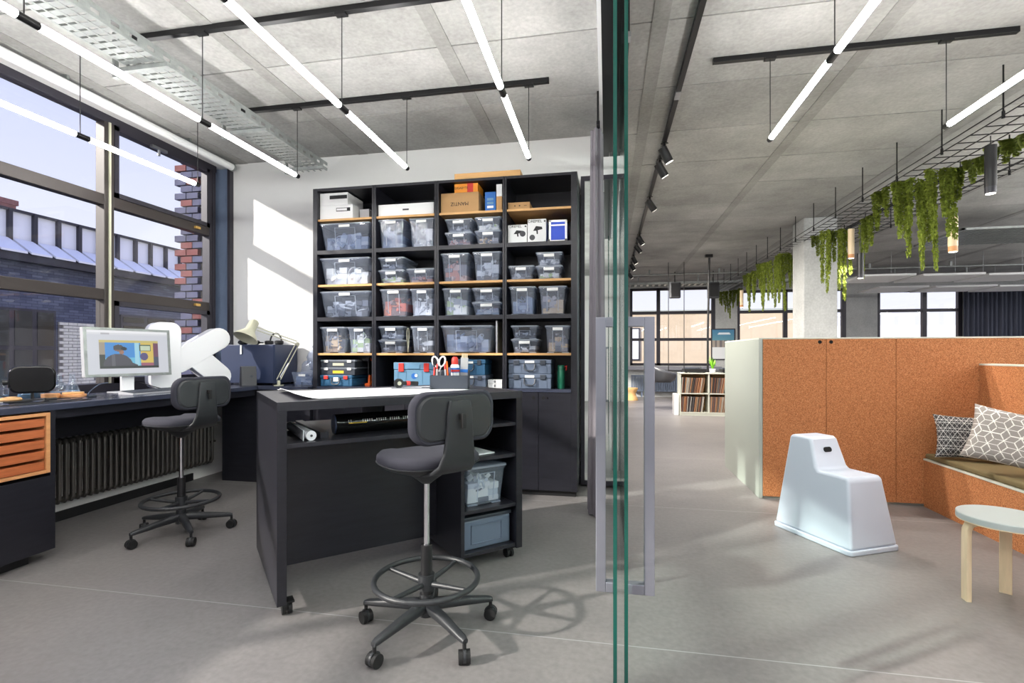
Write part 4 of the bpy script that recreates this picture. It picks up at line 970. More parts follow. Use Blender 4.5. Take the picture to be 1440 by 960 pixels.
t, w, h, _ = carton('tool_carton', 'small white tool carton with printed picture, second shelf beside the mirror', 3, 1, 713, 741, 316, 342, 'white'); toolbox_print(t, w, h, False)
t, w, h, _ = carton('tool_carton', 'large white tool carton with printed picture beside the blue metal case', 3, 1, 742, 768, 308, 341, 'white'); toolbox_print(t, w, h, True)
t, w, h, _ = carton('metal_case', 'blue case with aluminium edges on the second shelf beside the mirror', 3, 1, 772.5, 797, 309, 339, 'royalblue', cat='case')
e = MB()
for q in ((-w-.003, 0, -w+.014, h), (w-.014, 0, w+.003, h), (-w, 0, w, .014), (-w, h-.014, w, h+.002), (-w, h*.74, w, h*.80)): e.box(q[0], -.004, q[1], q[2], .004, q[3])
obj('edge_trim', e, 'steel', t)
for sx in (-1, 1): obj('corner', B(sx*w-.016, -.007, -.0, sx*w+.005, .02, .022), 'black', t)
# organisers, tool boxes and cases on the counter
def fit(a, b):          # keep a case inside its shelf column
    c = min(COLS, key=lambda q: abs((q[0]+q[1])/2-(a+b)/2)); return max(a, c[0]+.009), min(b, c[1]-.009)
def organiser(label, z, x0, x1, m):
    Yf = SF+.05; a, b = fit(onY(x0, 400, Yf).x, onY(x1, 400, Yf).x); w = (b-a)/2
    t = thing('organiser_case', label, 'case', ((a+b)/2, Yf, z), 0, 'organiser cases')
    obj('tray', B(-w, 0, 0, w, .3, .055), 'casedark', t, bevel=.004); obj('clear_lid', B(-w-.003, -.003, .055, w+.003, .303, .07), 'clearlid', t, bevel=.003)
    obj('label', B(-w*.3, -.0015, .015, w*.35, 0, .04), m, t)
    for s in (-1, 1): obj('clip', B(s*w*.68-.02, -.008, .045, s*w*.68+.02, -.003, .068), 'labelwhite', t)
    return z+.0705
def latchbox(label, x0, x1, z, h, latch, body, dep=.3, handle='toolbluelight', sticker=False, colm=0):
    Yf = SF+.04; a, b = fit(onY(x0, 400, Yf).x, onY(x1, 400, Yf).x); w = (b-a)/2
    t = thing('tool_case', label, 'tool case', ((a+b)/2, Yf, z), 0, 'stackable tool cases')
    lid_h = h*.30
    bd = obj('body', B(-w, 0, 0, w, dep, h-lid_h), body, t, bevel=.006)
    obj('lid', B(-w-.003, -.004, h-lid_h+.002, w+.003, dep, h), body, t, bevel=.006)
    for s in (-.62, .62): obj('latch', B(s*w-w*.13, -.012, h-lid_h*1.25, s*w+w*.13, -.003, h-.006), latch, t, bevel=.003)
    for s in (-.8, -.4, .4, .8): obj('rib', B(s*w-.002, -.003, .01, s*w+.002, .0, h-lid_h-.008), body, bd)
    if sticker:
        obj('sticker', MB().cyl((0, -.002, h*.45), (0, 0, h*.45), .028, seg=7), 'boxblue', t); obj('sticker_mark', MB().cyl((.02, -.003, h*.47), (.02, 0, h*.47), .014, seg=12), 'labelwhite', t)
        obj('name_plate', B(-w*.32, -.009, h-lid_h*.85, w*.3, -.003, h-lid_h*.25), handle, t, bevel=.002)
    else:
        zz = h*.52
        obj('carry_handle', MB().tube([(-w*.26, -.004, zz+.02), (-w*.24, -.016, zz-.02), (-w*.16, -.018, zz-.035), (w*.16, -.018, zz-.035), (w*.24, -.016, zz-.02), (w*.26, -.004, zz+.02)], .006, 6), 'casedark', t, smooth=60)
        obj('name_plate', B(-w*.22, -.006, zz+.03, w*.22, -.002, zz+.05) if latch != 'red' else B(-w*.15, -.008, zz-.01, w*.15, -.002, zz+.03), 'labelwhite', t)
    return z+h
z_ = latchbox('low blue tool case with red latches beneath the organiser cases', 447, 495, .9205, .105, 'red', 'toolblue')
z_ = organiser('dark organiser case with yellow label, lower of two', z_+.001, 449, 499, 'yellow')
organiser('dark organiser case with cream label, upper of two', z_+.001, 449, 499, 'lampcream')
latchbox('tall blue tool case with red latches and round sticker on the counter', 554, 611, .9205, .225, 'red', 'toolbluelight', sticker=True)
latchbox('dark blue tool case half hidden behind the pen box', 640, 682, 1.035, .14, 'casedark', 'toolblue', dep=.26); latchbox('grey tool case half hidden behind the pen box', 640, 683, .9205, .113, 'casedark', 'casegrey')
z_ = latchbox('grey tool case, lower of two beside the green bottle', 714, 775, .9205, .128, 'casedark', 'casegrey')
latchbox('grey tool case, upper of two beside the green bottle', 715, 775, z_+.001, .125, 'casedark', 'casegrey')
gt = thing('thermos_bottle', 'green bottle with dark cap beside the grey tool cases', 'bottle', (onY(789, 500, 4.4).x, 4.40, .9205))
obj('body', MB().lathe([(.03, 0), (.033, .008), (.033, .15), (.028, .165)], 20), 'green', gt, smooth=50); obj('cap', MB().lathe([(.030, .165), (.030, .2), (.024, .205)], 20), 'green', gt, smooth=50)
obj('strap', MB().tube([(.03, 0, .19), (.05, 0, .2), (.045, 0, .16)], .005, 6), 'red', gt, smooth=60)
for k, zz in enumerate((.9205, .958)):
    a, b = onY(686, 400, 4.36).x, onY(706, 400, 4.36).x
    t = thing('small_box', ('small white box lying under another beside the tool cases', 'small white box lying on another beside the tool cases')[k], 'box', ((a+b)/2, 4.36, zz)); obj('carton', B(-.065, 0, 0, .065, .12, .036), 'white', t, bevel=.002); obj('clasp', B(-.008, -.002, .008, .008, 0, .03), 'steel', t)
for k, x in enumerate((516.5, 507)):
    p = onY(x, 500, 4.40); t = thing('bar_clamp', ('orange bar clamp standing on the counter', 'orange tipped bar clamp behind the organiser cases')[k], 'clamp', (p.x, 4.42+.2*k, .9205))
    obj('bar', B(-.004, 0, .0, .004, .02, .28), 'black', t); obj('grip', MB().prism([(-.03, 0), (.02, 0), (.022, .10), (.008, .105), (.004, .03), (-.03, .025)], -.014, .014, 'y'), 'orange', t, bevel=.003); obj('jaw', B(-.06, -.01, .235+.0*k, .012, .02, .262), 'orange' if k else 'black', t, bevel=.003)
t = thing('upright_panel', 'thin pale panel standing upright beside the big clear box', 'panel', (onY(698.5, 470, 4.34).x, 4.34, 1.2315)); obj('board', B(-.004, 0, 0, .004, .36, .285), 'lampcream', t); obj('edge_strip', B(-.007, -.003, 0, .007, .0, .285), 'steel', t)
t = thing('cable_bundle', 'pale looped hose squeezed between clear boxes on the lowest wooden shelf', 'hose', (onY(572, 480, 4.36).x, 4.36, 1.2315)); obj('loop', MB().tube([(.008*math.cos(2*PI*i/20), .03+.01*math.sin(4*PI*i/20), .12+.11*math.sin(2*PI*i/20)) for i in range(20)], .006, 8, True), 'lampcream', t, smooth=60)
obj('tie', MB().tube([(.006+.008*math.cos(2*PI*i/10), .03+.0*i, .12+.012*math.sin(2*PI*i/10)) for i in range(10)], .003, 5, True), 'black', t)
o = obj('white_sheet', B(-2.62, 4.35, 1.565+.262, -2.12, 4.66, 1.565+.268), 'paper'); 
o.location.z = 0
bpy.data.objects.remove(o)
# ---- mirror and curtain beside the shelving
mr = thing('mirror', 'tall dark framed mirror leaning by the shelving unit', 'mirror', (-.235, 4.66, 0))
obj('frame', MB().box(0, 0, .02, .035, .05, 2.86).box(.30, 0, .02, .33, .05, 2.86).box(.035, 0, 2.82, .30, .05, 2.86).box(.035, 0, .02, .30, .05, .06), 'frame', mr)
obj('glass', B(.035, .012, .06, .30, .03, 2.82), 'mirror', mr)
cu = thing('felt_curtain', 'grey felt curtain gathered at the end of the glass partition', 'curtain', (0, 3.95, 0))
m = MB(); n = 40; rr_ = []
for zi in range(9):
    z = .01+2.92*zi/8; k = 1+.35*(1-zi/8); rg_ = []
    for i in range(n):
        a = 2*PI*i/n; r = 1+.16*math.sin(a*7+zi*.12)
        rg_.append(Vector((-.062-.015*k+.045*k*r*math.cos(a), .0+.11*k*r*math.sin(a), z)))
    rr_.append(rg_)
obj('cloth', m.loft(rr_), 'felt', cu, smooth=70)
obj('rail', B(-.075, -.16, 2.935, -.05, .78, 2.96), 'blackmetal', cu); obj('rail_post', B(-.075, .0, 2.96, -.06, .02, CEIL), 'blackmetal', cu)
# ================================================================== THINGS ON THE WINDOW DESK
DT = DZ+.0005
# letter K: rounded strokes, face turned towards the room
kk = thing('letter_k', 'big white three-dimensional letter K standing on the window desk', 'letter', (-3.70, 3.90, DT), math.radians(-27))
# local: face normal = +x, width along y, height z
def stroke(a, b, r, n=10):
    a, b = Vector(a), Vector(b); d = (b-a).normalized(); w = Vector((-d.y, d.x)); o = []
    for i in range(n+1):
        t = PI*i/n; o.append(b+(w*math.cos(t)+d*math.sin(t))*r)
    for i in range(n+1):
        t = PI*i/n; o.append(a+(-w*math.cos(t)-d*math.sin(t))*r)
    return [(p.x, p.y) for p in o]
KH = .575
obj('stem', MB().prism(rrect(-.315, 0, -.085, KH, .075, 6), -.075, .075, 'x'), 'whitegloss', kk, smooth=40, bevel=.006)
obj('upper_arm', MB().prism(stroke((-.10, .235), (.225, KH-.13), .098), -.074, .074, 'x'), 'whitegloss', kk, smooth=40, bevel=.006)
obj('lower_leg', MB().prism(stroke((.0, .315), (.235, .098), .098), -.073, .073, 'x'), 'whitegloss', kk, smooth=40, bevel=.006)
# monitor
mo = thing('monitor', 'silver framed desktop monitor showing a photo, on the window desk', 'monitor', (-3.72, 3.33, DT), math.radians(-14))
W2, H2, zb_ = .305, .375, .125
obj('foot', B(-.09, -.10, 0, .09, .10, .008), 'screenback', mo, bevel=.002); obj('neck', B(-.02, -.045, .008, .005, .045, .26), 'whitegloss', mo, bevel=.003)
tl = (0, math.radians(-5), 0)
hd_ = obj('housing', B(.0, -W2, 0, .045, W2, H2), 'screenback', mo, bevel=.006, loc=(0, 0, zb_), rot=tl)
obj('bezel', MB().box(.045, -W2, 0, .05, W2, .02).box(.045, -W2, H2-.02, .05, W2, H2).box(.045, -W2, .02, .05, -W2+.02, H2-.02).box(.045, W2-.02, .02, .05, W2, H2-.02), 'galv', hd_)
def paint(nu, nv, fn, place):
    m = MB().color((1, 1, 1, 1)); vs_, fs, cs = [], [], []
    for j in range(nv+1):
        for i in range(nu+1): vs_.append(place(i/nu, j/nv))
    for j in range(nv):
        for i in range(nu): fs.append((j*(nu+1)+i, j*(nu+1)+i+1, (j+1)*(nu+1)+i+1, (j+1)*(nu+1)+i)); cs.append(lin(*fn((i+.5)/nu, (j+.5)/nv)))
    m.add(vs_, fs); m.c = cs; return m
def inell(u, v, cx, cy_, rx, ry): return ((u-cx)/rx)**2+((v-cy_)/ry)**2 < 1
def scr(u, v):
    if v > .95: return (226, 226, 230)
    if v > .9: return (206, 207, 212) if not .16 < u < .26 else (170, 170, 176)
    if not (.13 < u < .87 and .12 < v < .78): return (196, 198, 206)
    a, b = (u-.13)/.74, (v-.12)/.66
    if b < .09: return (40, 44, 44)
    if inell(a, b, .30, .10, .24, .42) or (a < .62 and b < .42-(a-.3)*.9 and a > .28): 
        return (70, 68, 78) if not .2 < a < .25 else (92, 90, 100)                                              # grey shirt
    if inell(a, b, .40, .70, .05, .06): return (24, 28, 38)                         # headset
    if inell(a, b, .31, .72, .085, .12): return (66, 64, 66) if b > .66 else (120, 88, 72)          # cap, head
    if inell(a, b, .36, .57, .04, .08): return (150, 108, 88)
    if b > .92: return (190, 176, 110)
    if .66 < a < .86 and .62 < b < .84: return (186, 200, 176) if .675 < a < .845 and .645 < b < .815 else (60, 84, 70)
    if inell(a, b, .74, .42, .07, .14): return (84, 76, 120)
    if a > .9: return (110, 70, 90) if b > .4 else (70, 76, 96)
    if a > .68: return (204, 178, 90) if b > .2 else (150, 90, 110)
    if a < .1: return (150, 140, 126) if b > .5 else (52, 56, 52)
    if .58 < a < .66: return (150, 196, 214)
    return (66, 134, 200) if b > .38 else (104, 176, 206)
obj('screen', paint(120, 72, scr, lambda u, v: Vector((.0475, -W2+.02+u*(2*W2-.04), .02+v*(H2-.04)))), 'screen', hd_)
kb = thing('keyboard', 'slim grey keyboard in front of the monitor', 'keyboard', (-3.50, 3.36, DT), math.radians(-4))
obj('base', MB().prism([(-.07, 0), (.07, 0), (.07, .008), (-.07, .022)], -.23, .23, 'y'), 'screenback', kb)
km = MB().box(-.011, -.0115, 0, .011, .0115, .004).mesh('key'); km.materials.append(M['casedark'])
for r in range(5):
    for c in range(17): obj('key', km, None, kb, loc=(-.052+r*.0262, -.212+c*.0265, .0225-.0026*r-.001), rot=(0, .1, 0))
# small black screen on a stand
bs = thing('black_screen', 'small glossy black rounded screen on a short stand', 'screen', (-3.72, 2.66, DT), math.radians(-32))
obj('housing', MB().prism(rrect(-.115, .045, .115, .225, .055, 6), -.03, .03, 'x'), 'blackgloss', bs, bevel=.012, smooth=50, seg=3)
obj('stand', MB().cyl((0, 0, .006), (0, 0, .06), .008, seg=8).box(-.06, -.07, 0, .06, .07, .006), 'black', bs); obj('knob', MB().cyl((0, -.115, .12), (0, -.14, .12), .018, seg=14), 'black', bs, smooth=40)
# glassware along the sill
def flask(label, y, x, kind, s=1.):
    prof = [(.045, 0), (.05, .005), (.048, .03), (.02, .10), (.016, .15), (.019, .155)] if kind == 0 else ([(.03, 0), (.032, .005), (.032, .11), (.034, .115)] if kind == 1 else [(.028, 0), (.052, .03), (.055, .055), (.045, .085), (.016, .105), (.015, .16), (.019, .165)])
    t = thing('glass_flask', label, 'flask', (x, y, DT), 0, 'laboratory glass on the window desk')
    obj('vessel', MB().lathe([(a*s, b*s) for a, b in prof], 20), 'flask', t, smooth=50)
    obj('water', MB().lathe([(a*s*.9, min(b, .03)*s+.003) for a, b in prof[:3]], 16), 'toolbluelight', t, smooth=50)
flask('conical glass flask beside the stack of wooden discs', 3.02, -3.86, 0); flask('round bellied glass flask beside the stack of wooden discs', 2.90, -3.82, 2)
flask('straight glass beaker behind the soldering mess', 2.60, -3.88, 1); flask('conical glass flask behind the small black screen', 2.72, -3.86, 0, .9); flask('tall glass beaker near the conical flask', 2.80, -3.87, 1, 1.2)
for k, (x, y, r, h, m_) in enumerate(((-3.70, 2.90, .075, .018, 'lightwood'), (-3.71, 2.91, .06, .014, 'birch'), (-3.76, 2.80, .05, .03, 'lightwood'))):
    o = obj('wood_disc', MB().cyl((0, 0, 0), (0, 0, h), r, seg=28), m_, loc=(x, y, DT+(.0185 if k == 1 else 0)), smooth=40, bevel=.002)
    tag(o, ('large flat wooden disc at the bottom of the pair by the flasks', 'smaller wooden disc lying on the large one', 'thick wooden block behind the small black screen')[k], 'wood disc')
sp_ = thing('soldering_sponge', 'small dark dish with brown sponge on the window desk', 'sponge', (-3.62, 2.47, DT)); obj('dish', B(-.06, -.08, 0, .06, .08, .012), 'black', sp_, bevel=.003); obj('sponge', MB().lathe([(.05, .012), (.055, .02), (.045, .032), (.02, .037)], 14), 'cardboard', sp_, smooth=50)
ti = thing('soldering_iron', 'thin dark soldering iron leaning over the brown sponge', 'soldering iron', (-3.66, 2.42, DT)); obj('shaft', MB().cyl((0, .05, .035), (-.05, -.25, .16), .005, seg=8), 'casedark', ti); obj('grip', MB().cyl((-.035, -.16, .122), (-.06, -.31, .185), .011, seg=10), 'black', ti, smooth=40)
random.seed(8)
for k, (pts, nm) in enumerate((([(-3.47, 2.78, .004), (-3.43, 2.68, .004), (-3.47, 2.56, .004), (-3.43, 2.46, .004), (-3.46, 2.38, .004)], 'black cable winding in front of the small black screen'),
                        ([(-3.76, 3.05, .004), (-3.79, 3.10, .03), (-3.80, 3.17, .07), (-3.80, 3.24, .08)], 'grey cable rising to the monitor from the wooden discs'),
                        ([(-3.62, 3.64, .004), (-3.64, 3.58, .01), (-3.69, 3.51, .04), (-3.75, 3.46, .07)], 'black cable hanging behind the keyboard by the letter'),
                        ([(-3.36, 2.75, .004), (-3.34, 2.6, .004), (-3.36, 2.45, .004), (-3.40, 2.2, .004)], 'thin black cable lying along the front of the desk'))):
    P_ = [Vector(p) for p in pts]; out = []
    for i in range(len(P_)-1):
        p0, p1, p2, p3 = P_[max(i-1, 0)], P_[i], P_[i+1], P_[min(i+2, len(P_)-1)]
        for j in range(6):
            t_ = j/6; out.append(.5*((2*p1)+(-p0+p2)*t_+(2*p0-5*p1+4*p2-p3)*t_*t_+(-p0+3*p1-3*p2+p3)*t_**3))
    out.append(P_[-1]); o = obj('cable', MB().tube([p+Vector((0, 0, DT)) for p in out], .0035, 6), 'black' if k != 1 else 'casegrey', smooth=60); tag(o, nm, 'cable')
for k, (x, y, a) in enumerate(((-3.545, 2.60, 1.45), (-3.50, 2.84, 1.8), (-3.60, 2.33, .1))):
    o = obj('screwdriver', MB().cyl((0, 0, .009), (.07, 0, .009), .009, seg=8).cyl((.07, 0, .009), (.15, 0, .006), .003, seg=6), ('black', 'casedark', 'cabinetblue')[k], loc=(x, y, DT), rot=(0, 0, a), smooth=40); tag(o, ('black screwdriver among the cables', 'dark grey screwdriver pointing at the window', 'dark blue screwdriver next to the sponge')[k], 'screwdriver')
# grey wedge and blue cabinet and lamp in the corner
gw = thing('grey_speaker', 'grey wedge shaped desk speaker leaning beside the letter K', 'speaker', (-3.37, 4.245, DT), math.radians(-40))
obj('cabinet', MB().prism([(-.06, 0), (.05, 0), (.025, .185), (-.04, .185)], -.065, .065, 'y'), 'printgrey', gw, bevel=.005); obj('badge', MB().cyl((.036, .02, .09), (.0405, .02, .09), .012, seg=14), 'casedark', gw)
dc = thing('metal_cabinet', 'dark blue metal box cabinet in the corner behind the lamp', 'cabinet', (-3.47, 4.36, DT), 0)
obj('body', B(-.30, .0, .015, .30, .36, .395), 'cabinetblue', dc, bevel=.004); obj('front_door', B(-.29, -.008, .02, .29, 0, .39), 'cabinetblue', dc, bevel=.002)
for x in (-.27, .27):
    for y in (.03, .33): obj('foot', MB().cyl((x, y, 0), (x, y, .016), .015, seg=12), 'rubber', dc)
obj('hasp', B(-.07, -.016, .30, -.055, -.008, .39), 'labelwhite', dc)
gg = thing('safety_goggles', 'dark safety goggles lying on the blue metal cabinet', 'goggles', (-3.50, 4.42, DT+.396), .3)
for s in (-1, 1): obj('lens', MB().lathe([(.03, 0), (.045, .01), (.045, .035), (.03, .045)], 16, c=(s*.055, 0, 0)), 'blackgloss', gg, smooth=50)
obj('strap', MB().tube([(-.1, 0, .02), (-.11, .06, .02), (0, .11, .03), (.11, .06, .02), (.1, 0, .02)], .008, 6), 'black', gg, smooth=60)
hp = thing('headphones', 'black headphones lying on the blue metal cabinet', 'headphones', (-3.28, 4.5, DT+.396), -.3)
for s in (-1, 1): obj('ear_cup', MB().lathe([(.03, 0), (.042, .008), (.042, .035), (.03, .042)], 16, c=(s*.075, 0, 0)), 'black', hp, smooth=50)
obj('headband', MB().tube([(.085*math.cos(PI*i/12), .02, .03+.085*math.sin(PI*i/12)) for i in range(13)], .008, 8), 'black', hp, smooth=60)
lp = thing('anglepoise_lamp', 'cream anglepoise desk lamp clamped to the corner worktop', 'lamp', (-3.07, 4.28, DT))
obj('clamp', MB().cyl((0, 0, 0), (0, 0, .05), .014, seg=12).box(-.03, -.03, 0, .03, .03, .008), 'lampcream', lp, smooth=40)
A_, Bq, Cq = Vector((0, 0, .06)), Vector((.06, .20, .40)), Vector((-.22, -.02, .53))
lo = MB()
for s in (-.012, .012): lo.cyl(A_+Vector((s, s, 0)), Bq+Vector((s, s, 0)), .005, seg=8)
obj('lower_arm', lo, 'lampcream', lp, smooth=40)
up_ = MB()
for s in (0, .028): up_.cyl(Bq+Vector((0, 0, s)), Cq+Vector((0, 0, s)), .005, seg=8)
obj('upper_arm', up_, 'lampcream', lp, smooth=40); obj('elbow_joint', MB().cyl(Bq-Vector((.02, -.02, 0)), Bq+Vector((.02, -.02, 0)), .018, seg=12), 'lampcream', lp, smooth=40)
obj('spring', MB().cyl(A_+Vector((.0, .02, .02)), A_.lerp(Bq, .45)+Vector((0, .02, 0)), .007, seg=8), 'steel', lp)
hd = Vector((-.10, -.45, -.75)).normalized(); u_, v_ = basis(hd); hm = Matrix((( u_.x, v_.x, -hd.x, Cq.x-.02), (u_.y, v_.y, -hd.y, Cq.y-.02), (u_.z, v_.z, -hd.z, Cq.z+.06), (0, 0, 0, 1)))
obj('lamp_shade', MB().lathe([(.03, .035), (.042, .022), (.045, -.07), (.056, -.09), (.108, -.155), (.112, -.165), (.106, -.163), (.05, -.09), (.038, -.06), (.036, .0)], 24, m=hm), 'lampcream', lp, smooth=60)
cs_ = thing('plastic_bag_bin', 'clear bluish plastic tub beside the shelving on the corner counter', 'tub', (-2.86, 4.34, DT), 0)
obj('tub', MB().loft([[Vector((p, q, 0)) for p, q in rrect(-.09, 0, .09, .2, .02, 3)], [Vector((p, q, .13)) for p, q in rrect(-.115, -.02, .115, .22, .025, 3)]]), 'clearbox', cs_, smooth=35)
c = MB().color((1, 1, 1, 1)); jumble(c, 77, 'blue-grey fabric', -.08, .01, .005, .08, .19, .12, 18); clip_mb(c, -.085, .006, .004, .085, .194, .125); tag(obj('contents', c, 'vcol', cs_), kind='stuff')
obj('label', B(-.03, -.02, .09, .04, -.017, .11), 'labelwhite', cs_)
cb2 = thing('plastic_bags', 'crumpled clear plastic bags heaped behind the bluish tub', 'plastic bag', (-2.90, 4.62, DT))
rnd = random.Random(5)
for k in range(3):
    m = MB(); rg_ = []
    for i in range(8):
        a = PI*i/7; rg_.append([Vector(((.02+.075*math.sin(a)*rnd.uniform(.75, 1.2))*math.cos(2*PI*j/12)+(k-1)*.07, .06*math.sin(a)*math.sin(2*PI*j/12)*rnd.uniform(.8, 1.2), .02+.14*k*.8+.11*(1-math.cos(a)))) for j in range(12)])
    obj('bag', m.loft(rg_), 'clearbox', cb2)

# ================================================================== OPEN ROOM: CORK FURNITURE
CF = 4.57; CT = 1.36
ck = thing('cork_cabinet', 'long cork fronted cabinet with pale edges and a glossy end panel', 'cabinet', (0, CF, 0))
obj('carcass', B(1.30, .022, .0, 6.6, 1.24, CT-.014), 'mint', ck)
obj('end_panel', B(1.27, .004, .0, 1.30, 1.25, CT-.012), 'mint', ck, bevel=.001)
obj('top_board', B(1.27, .0, CT-.012, 6.6, 1.25, CT), 'minttrim', ck, bevel=.001)
seams = [1.30, 1.79, 2.304, 3.4, 4.5, 5.6, 6.6]
for k, (a, b) in enumerate(zip(seams[:-1], seams[1:])):
    d = obj('cork_door' if k < 2 else 'cork_panel', B(a+.002, 0, .02, b-.002, .02, CT-.013), 'cork', ck)
    if k < 2:
        x = 1.741 if k == 0 else 1.826; obj('finger_hole', MB().cyl((x, -.0008, 1.322), (x, .004, 1.322), .015, seg=18), 'holeshade', d)
obj('plinth', B(1.30, .03, 0, 6.6, .05, .02), 'black', ck)
dkb = thing('desk_edge', 'dark table edge showing above the cork cabinet', 'table', (0, 6.4, 0))
obj('top', B(2.55, 0, 1.385, 6.5, .8, 1.41), 'casedark', dkb); 
for x in (2.8, 6.2): obj('leg', B(x, .3, 0, x+.06, .36, 1.385), 'casedark', dkb)
# bench with backrest
be = thing('cork_bench', 'cork bench with high cork back running out from the cabinet', 'bench', (2.5, 0, 0))
obj('cork_front', B(0, .6, 0, .02, CF-.004, .372), 'cork', be); obj('front_edge', B(-.004, .6, .372, .03, CF-.004, .386), 'minttrim', be, bevel=.001)
obj('seat_board', B(.02, .6, .36, .387, CF-.004, .386), 'minttrim', be)
obj('cork_back', B(.387, .6, 0, .41, CF-.004, 1.133), 'cork', be); obj('back_edge', B(.384, .6, 1.133, .47, CF-.004, 1.147), 'minttrim', be, bevel=.001); obj('rear_panel', B(.41, .6, 0, .47, CF-.004, 1.133), 'minttrim', be)
o = obj('seat_cushion', B(2.505, .6, .387, 2.885, CF-.008, .428), 'olive', bevel=.014, seg=3); tag(o, 'long olive seat cushion lying on the cork bench', 'cushion')
# pillows
def pillow(name, label, fn, loc, rot, W, H_, T_):
    N_ = 110; m = MB().color((1, 1, 1, 1)); vs_, fs, cs = [], [], []
    for sd in (1, -1):
        b = len(vs_)
        for j in range(N_+1):
            for i in range(N_+1):
                u, v = i/N_*2-1, j/N_*2-1
                pin = 1-.09*(1-abs(v)**2)*abs(u)**3; pin2 = 1-.09*(1-abs(u)**2)*abs(v)**3
                th = T_*(max(0, (1-u**4)*(1-v**4)))**.55
                vs_.append(Vector((u*W*pin, sd*th, v*H_*pin2)))
        for j in range(N_):
            for i in range(N_):
                f = (b+j*(N_+1)+i, b+j*(N_+1)+i+1, b+(j+1)*(N_+1)+i+1, b+(j+1)*(N_+1)+i); fs.append(f); cs.append(lin(*fn((i+.5)/N_, (j+.5)/N_)))
    m.add(vs_, fs); m.c = cs
    me = m.mesh(name, 180); bm = bmesh.new(); bm.from_mesh(me); bmesh.ops.remove_doubles(bm, verts=bm.verts, dist=.0004); bm.to_mesh(me); bm.free()
    o = obj(name, me, 'vcol', loc=loc, rot=rot)
    return tag(o, label, 'pillow', 'pillows on the cork bench')
def cubes(u, v):      # tumbling-block lines: hexagon outlines with three spokes
    s = 8.5; x, y = u*s*1.2, v*s
    best = None
    q = (2/3*x); r = (-1/3*x+math.sqrt(3)/3*y)
    rq, rr = round(q), round(r); rs = round(-q-r)
    dq, dr, ds = abs(rq-q), abs(rr-r), abs(rs+q+r)
    if dq > dr and dq > ds: rq = -rr-rs
    elif dr > ds: rr = -rq-rs
    cx, cy_ = 1.5*rq, math.sqrt(3)*(rr+rq/2); dx, dy = x-cx, y-cy_
    edge = max(abs(dx*math.cos(a)+dy*math.sin(a)) for a in (math.radians(30), math.radians(90), math.radians(150)))
    if edge > .866-.05: return (236, 232, 226)
    ang = math.degrees(math.atan2(dy, dx)) % 120
    rad = math.hypot(dx, dy)
    if rad*min(abs(math.sin(math.radians(ang))), abs(math.sin(math.radians(ang-120)))) < .05 and (ang < 40 or ang > 80): return (236, 232, 226)
    return (142, 134, 130)
def tri(u, v):
    x, y = u*15, v*15; a = (y % 1); k = int(y); b = ((x+.5*(k % 2)) % 1)
    l1 = a < .09
    up = abs(b-.5)*2
    if l1 or abs(a-(1-up)) < .09: return (206, 204, 202)
    return (38, 36, 40)
pillow('pillow', 'dark pillow with a small white triangle pattern', tri, (2.66, 4.295, .428+.172), (math.radians(-14), 0, math.radians(-20)), .215, .165, .055)
pillow('pillow', 'grey pillow with white cube line pattern', cubes, (2.625, 3.815, .428+.233), (math.radians(-20), math.radians(10), math.radians(-40)), .25, .19, .06)
# white step stool (two-level plastic body)
ss = thing('step_stool', 'white plastic step stool with two levels and a grip hole', 'stool', (1.178, 3.87, 0), math.atan2(-.526, .264))
Ls, Ws = .589, .385   # local x along the length, local y across (towards the cork)
def sec(x, zz, hw): return (x, zz, hw)
prof = []
def hwid(z): return .5*(Ws-.0)*(1-.42*z/.66)
side = [(.0, .03), (.055, .64), (.07, .66), (.215, .66), (.235, .645), (.29, .475), (.31, .455), (.51, .455), (.53, .44), (.589, .03)]
m = MB(); n = len(side)
A1 = [Vector((x, Ws/2-hwid(z)+.0, z)) for x, z in side]; A2 = [Vector((x, Ws/2+hwid(z), z)) for x, z in side]
vs_ = A1+A2; fs = [tuple(range(n)), tuple(range(2*n-1, n-1, -1))]+[(i, (i+1) % n, n+(i+1) % n, n+i) for i in range(n)]
body = obj('body', m.add(vs_, fs), 'stoolwhite', ss, bevel=.018, seg=4, smooth=35)
obj('base_rim', MB().prism(rrect(-.008, -.008, Ls+.008, Ws+.008, .03, 5), .0, .032, 'z'), 'stoolwhite', ss, bevel=.006, smooth=40)
a0 = Vector((.251, Ws/2, .575)); nv = Vector((.17, 0, .055)).normalized(); upv = Vector((-.055, 0, .17)).normalized()
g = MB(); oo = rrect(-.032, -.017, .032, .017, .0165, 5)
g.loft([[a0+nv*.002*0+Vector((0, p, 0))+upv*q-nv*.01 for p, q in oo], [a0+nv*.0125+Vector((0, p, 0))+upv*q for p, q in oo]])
obj('grip_hole', g, 'holeshade', ss)
# three-legged stool
st = thing('round_stool', 'round three-legged stool with pale bent wood legs', 'stool', (1.915, 2.855, 0))
obj('seat', MB().cyl((0, 0, .40), (0, 0, .432), .185, seg=48), 'seatgrey', st, bevel=.004, smooth=40); obj('seat_edge', MB().cyl((0, 0, .398), (0, 0, .41), .1845, seg=48), 'birchpale', st, smooth=40)
lg = []
pth = [(.05, .391), (.09, .391), (.125, .388), (.148, .376), (.158, .352), (.16, .31), (.16, .15), (.16, .0)]
rg_ = []
for i, (r, z) in enumerate(pth):
    a = Vector(pth[max(i-1, 0)]); b = Vector(pth[min(i+1, len(pth)-1)]); d = (b-a).normalized(); nr_ = Vector((-d.y, d.x))
    rg_.append([Vector((r+nr_.x*q, p, z+nr_.y*q)) for p, q in rrect(-.024, -.011, .024, .011, .003, 2)])
lm = MB().loft(rg_).mesh('leg', 40); lm.materials.append(M['birchpale'])
for a in (176, 56, -64): obj('leg', lm, None, st, rot=(0, 0, math.radians(a)))

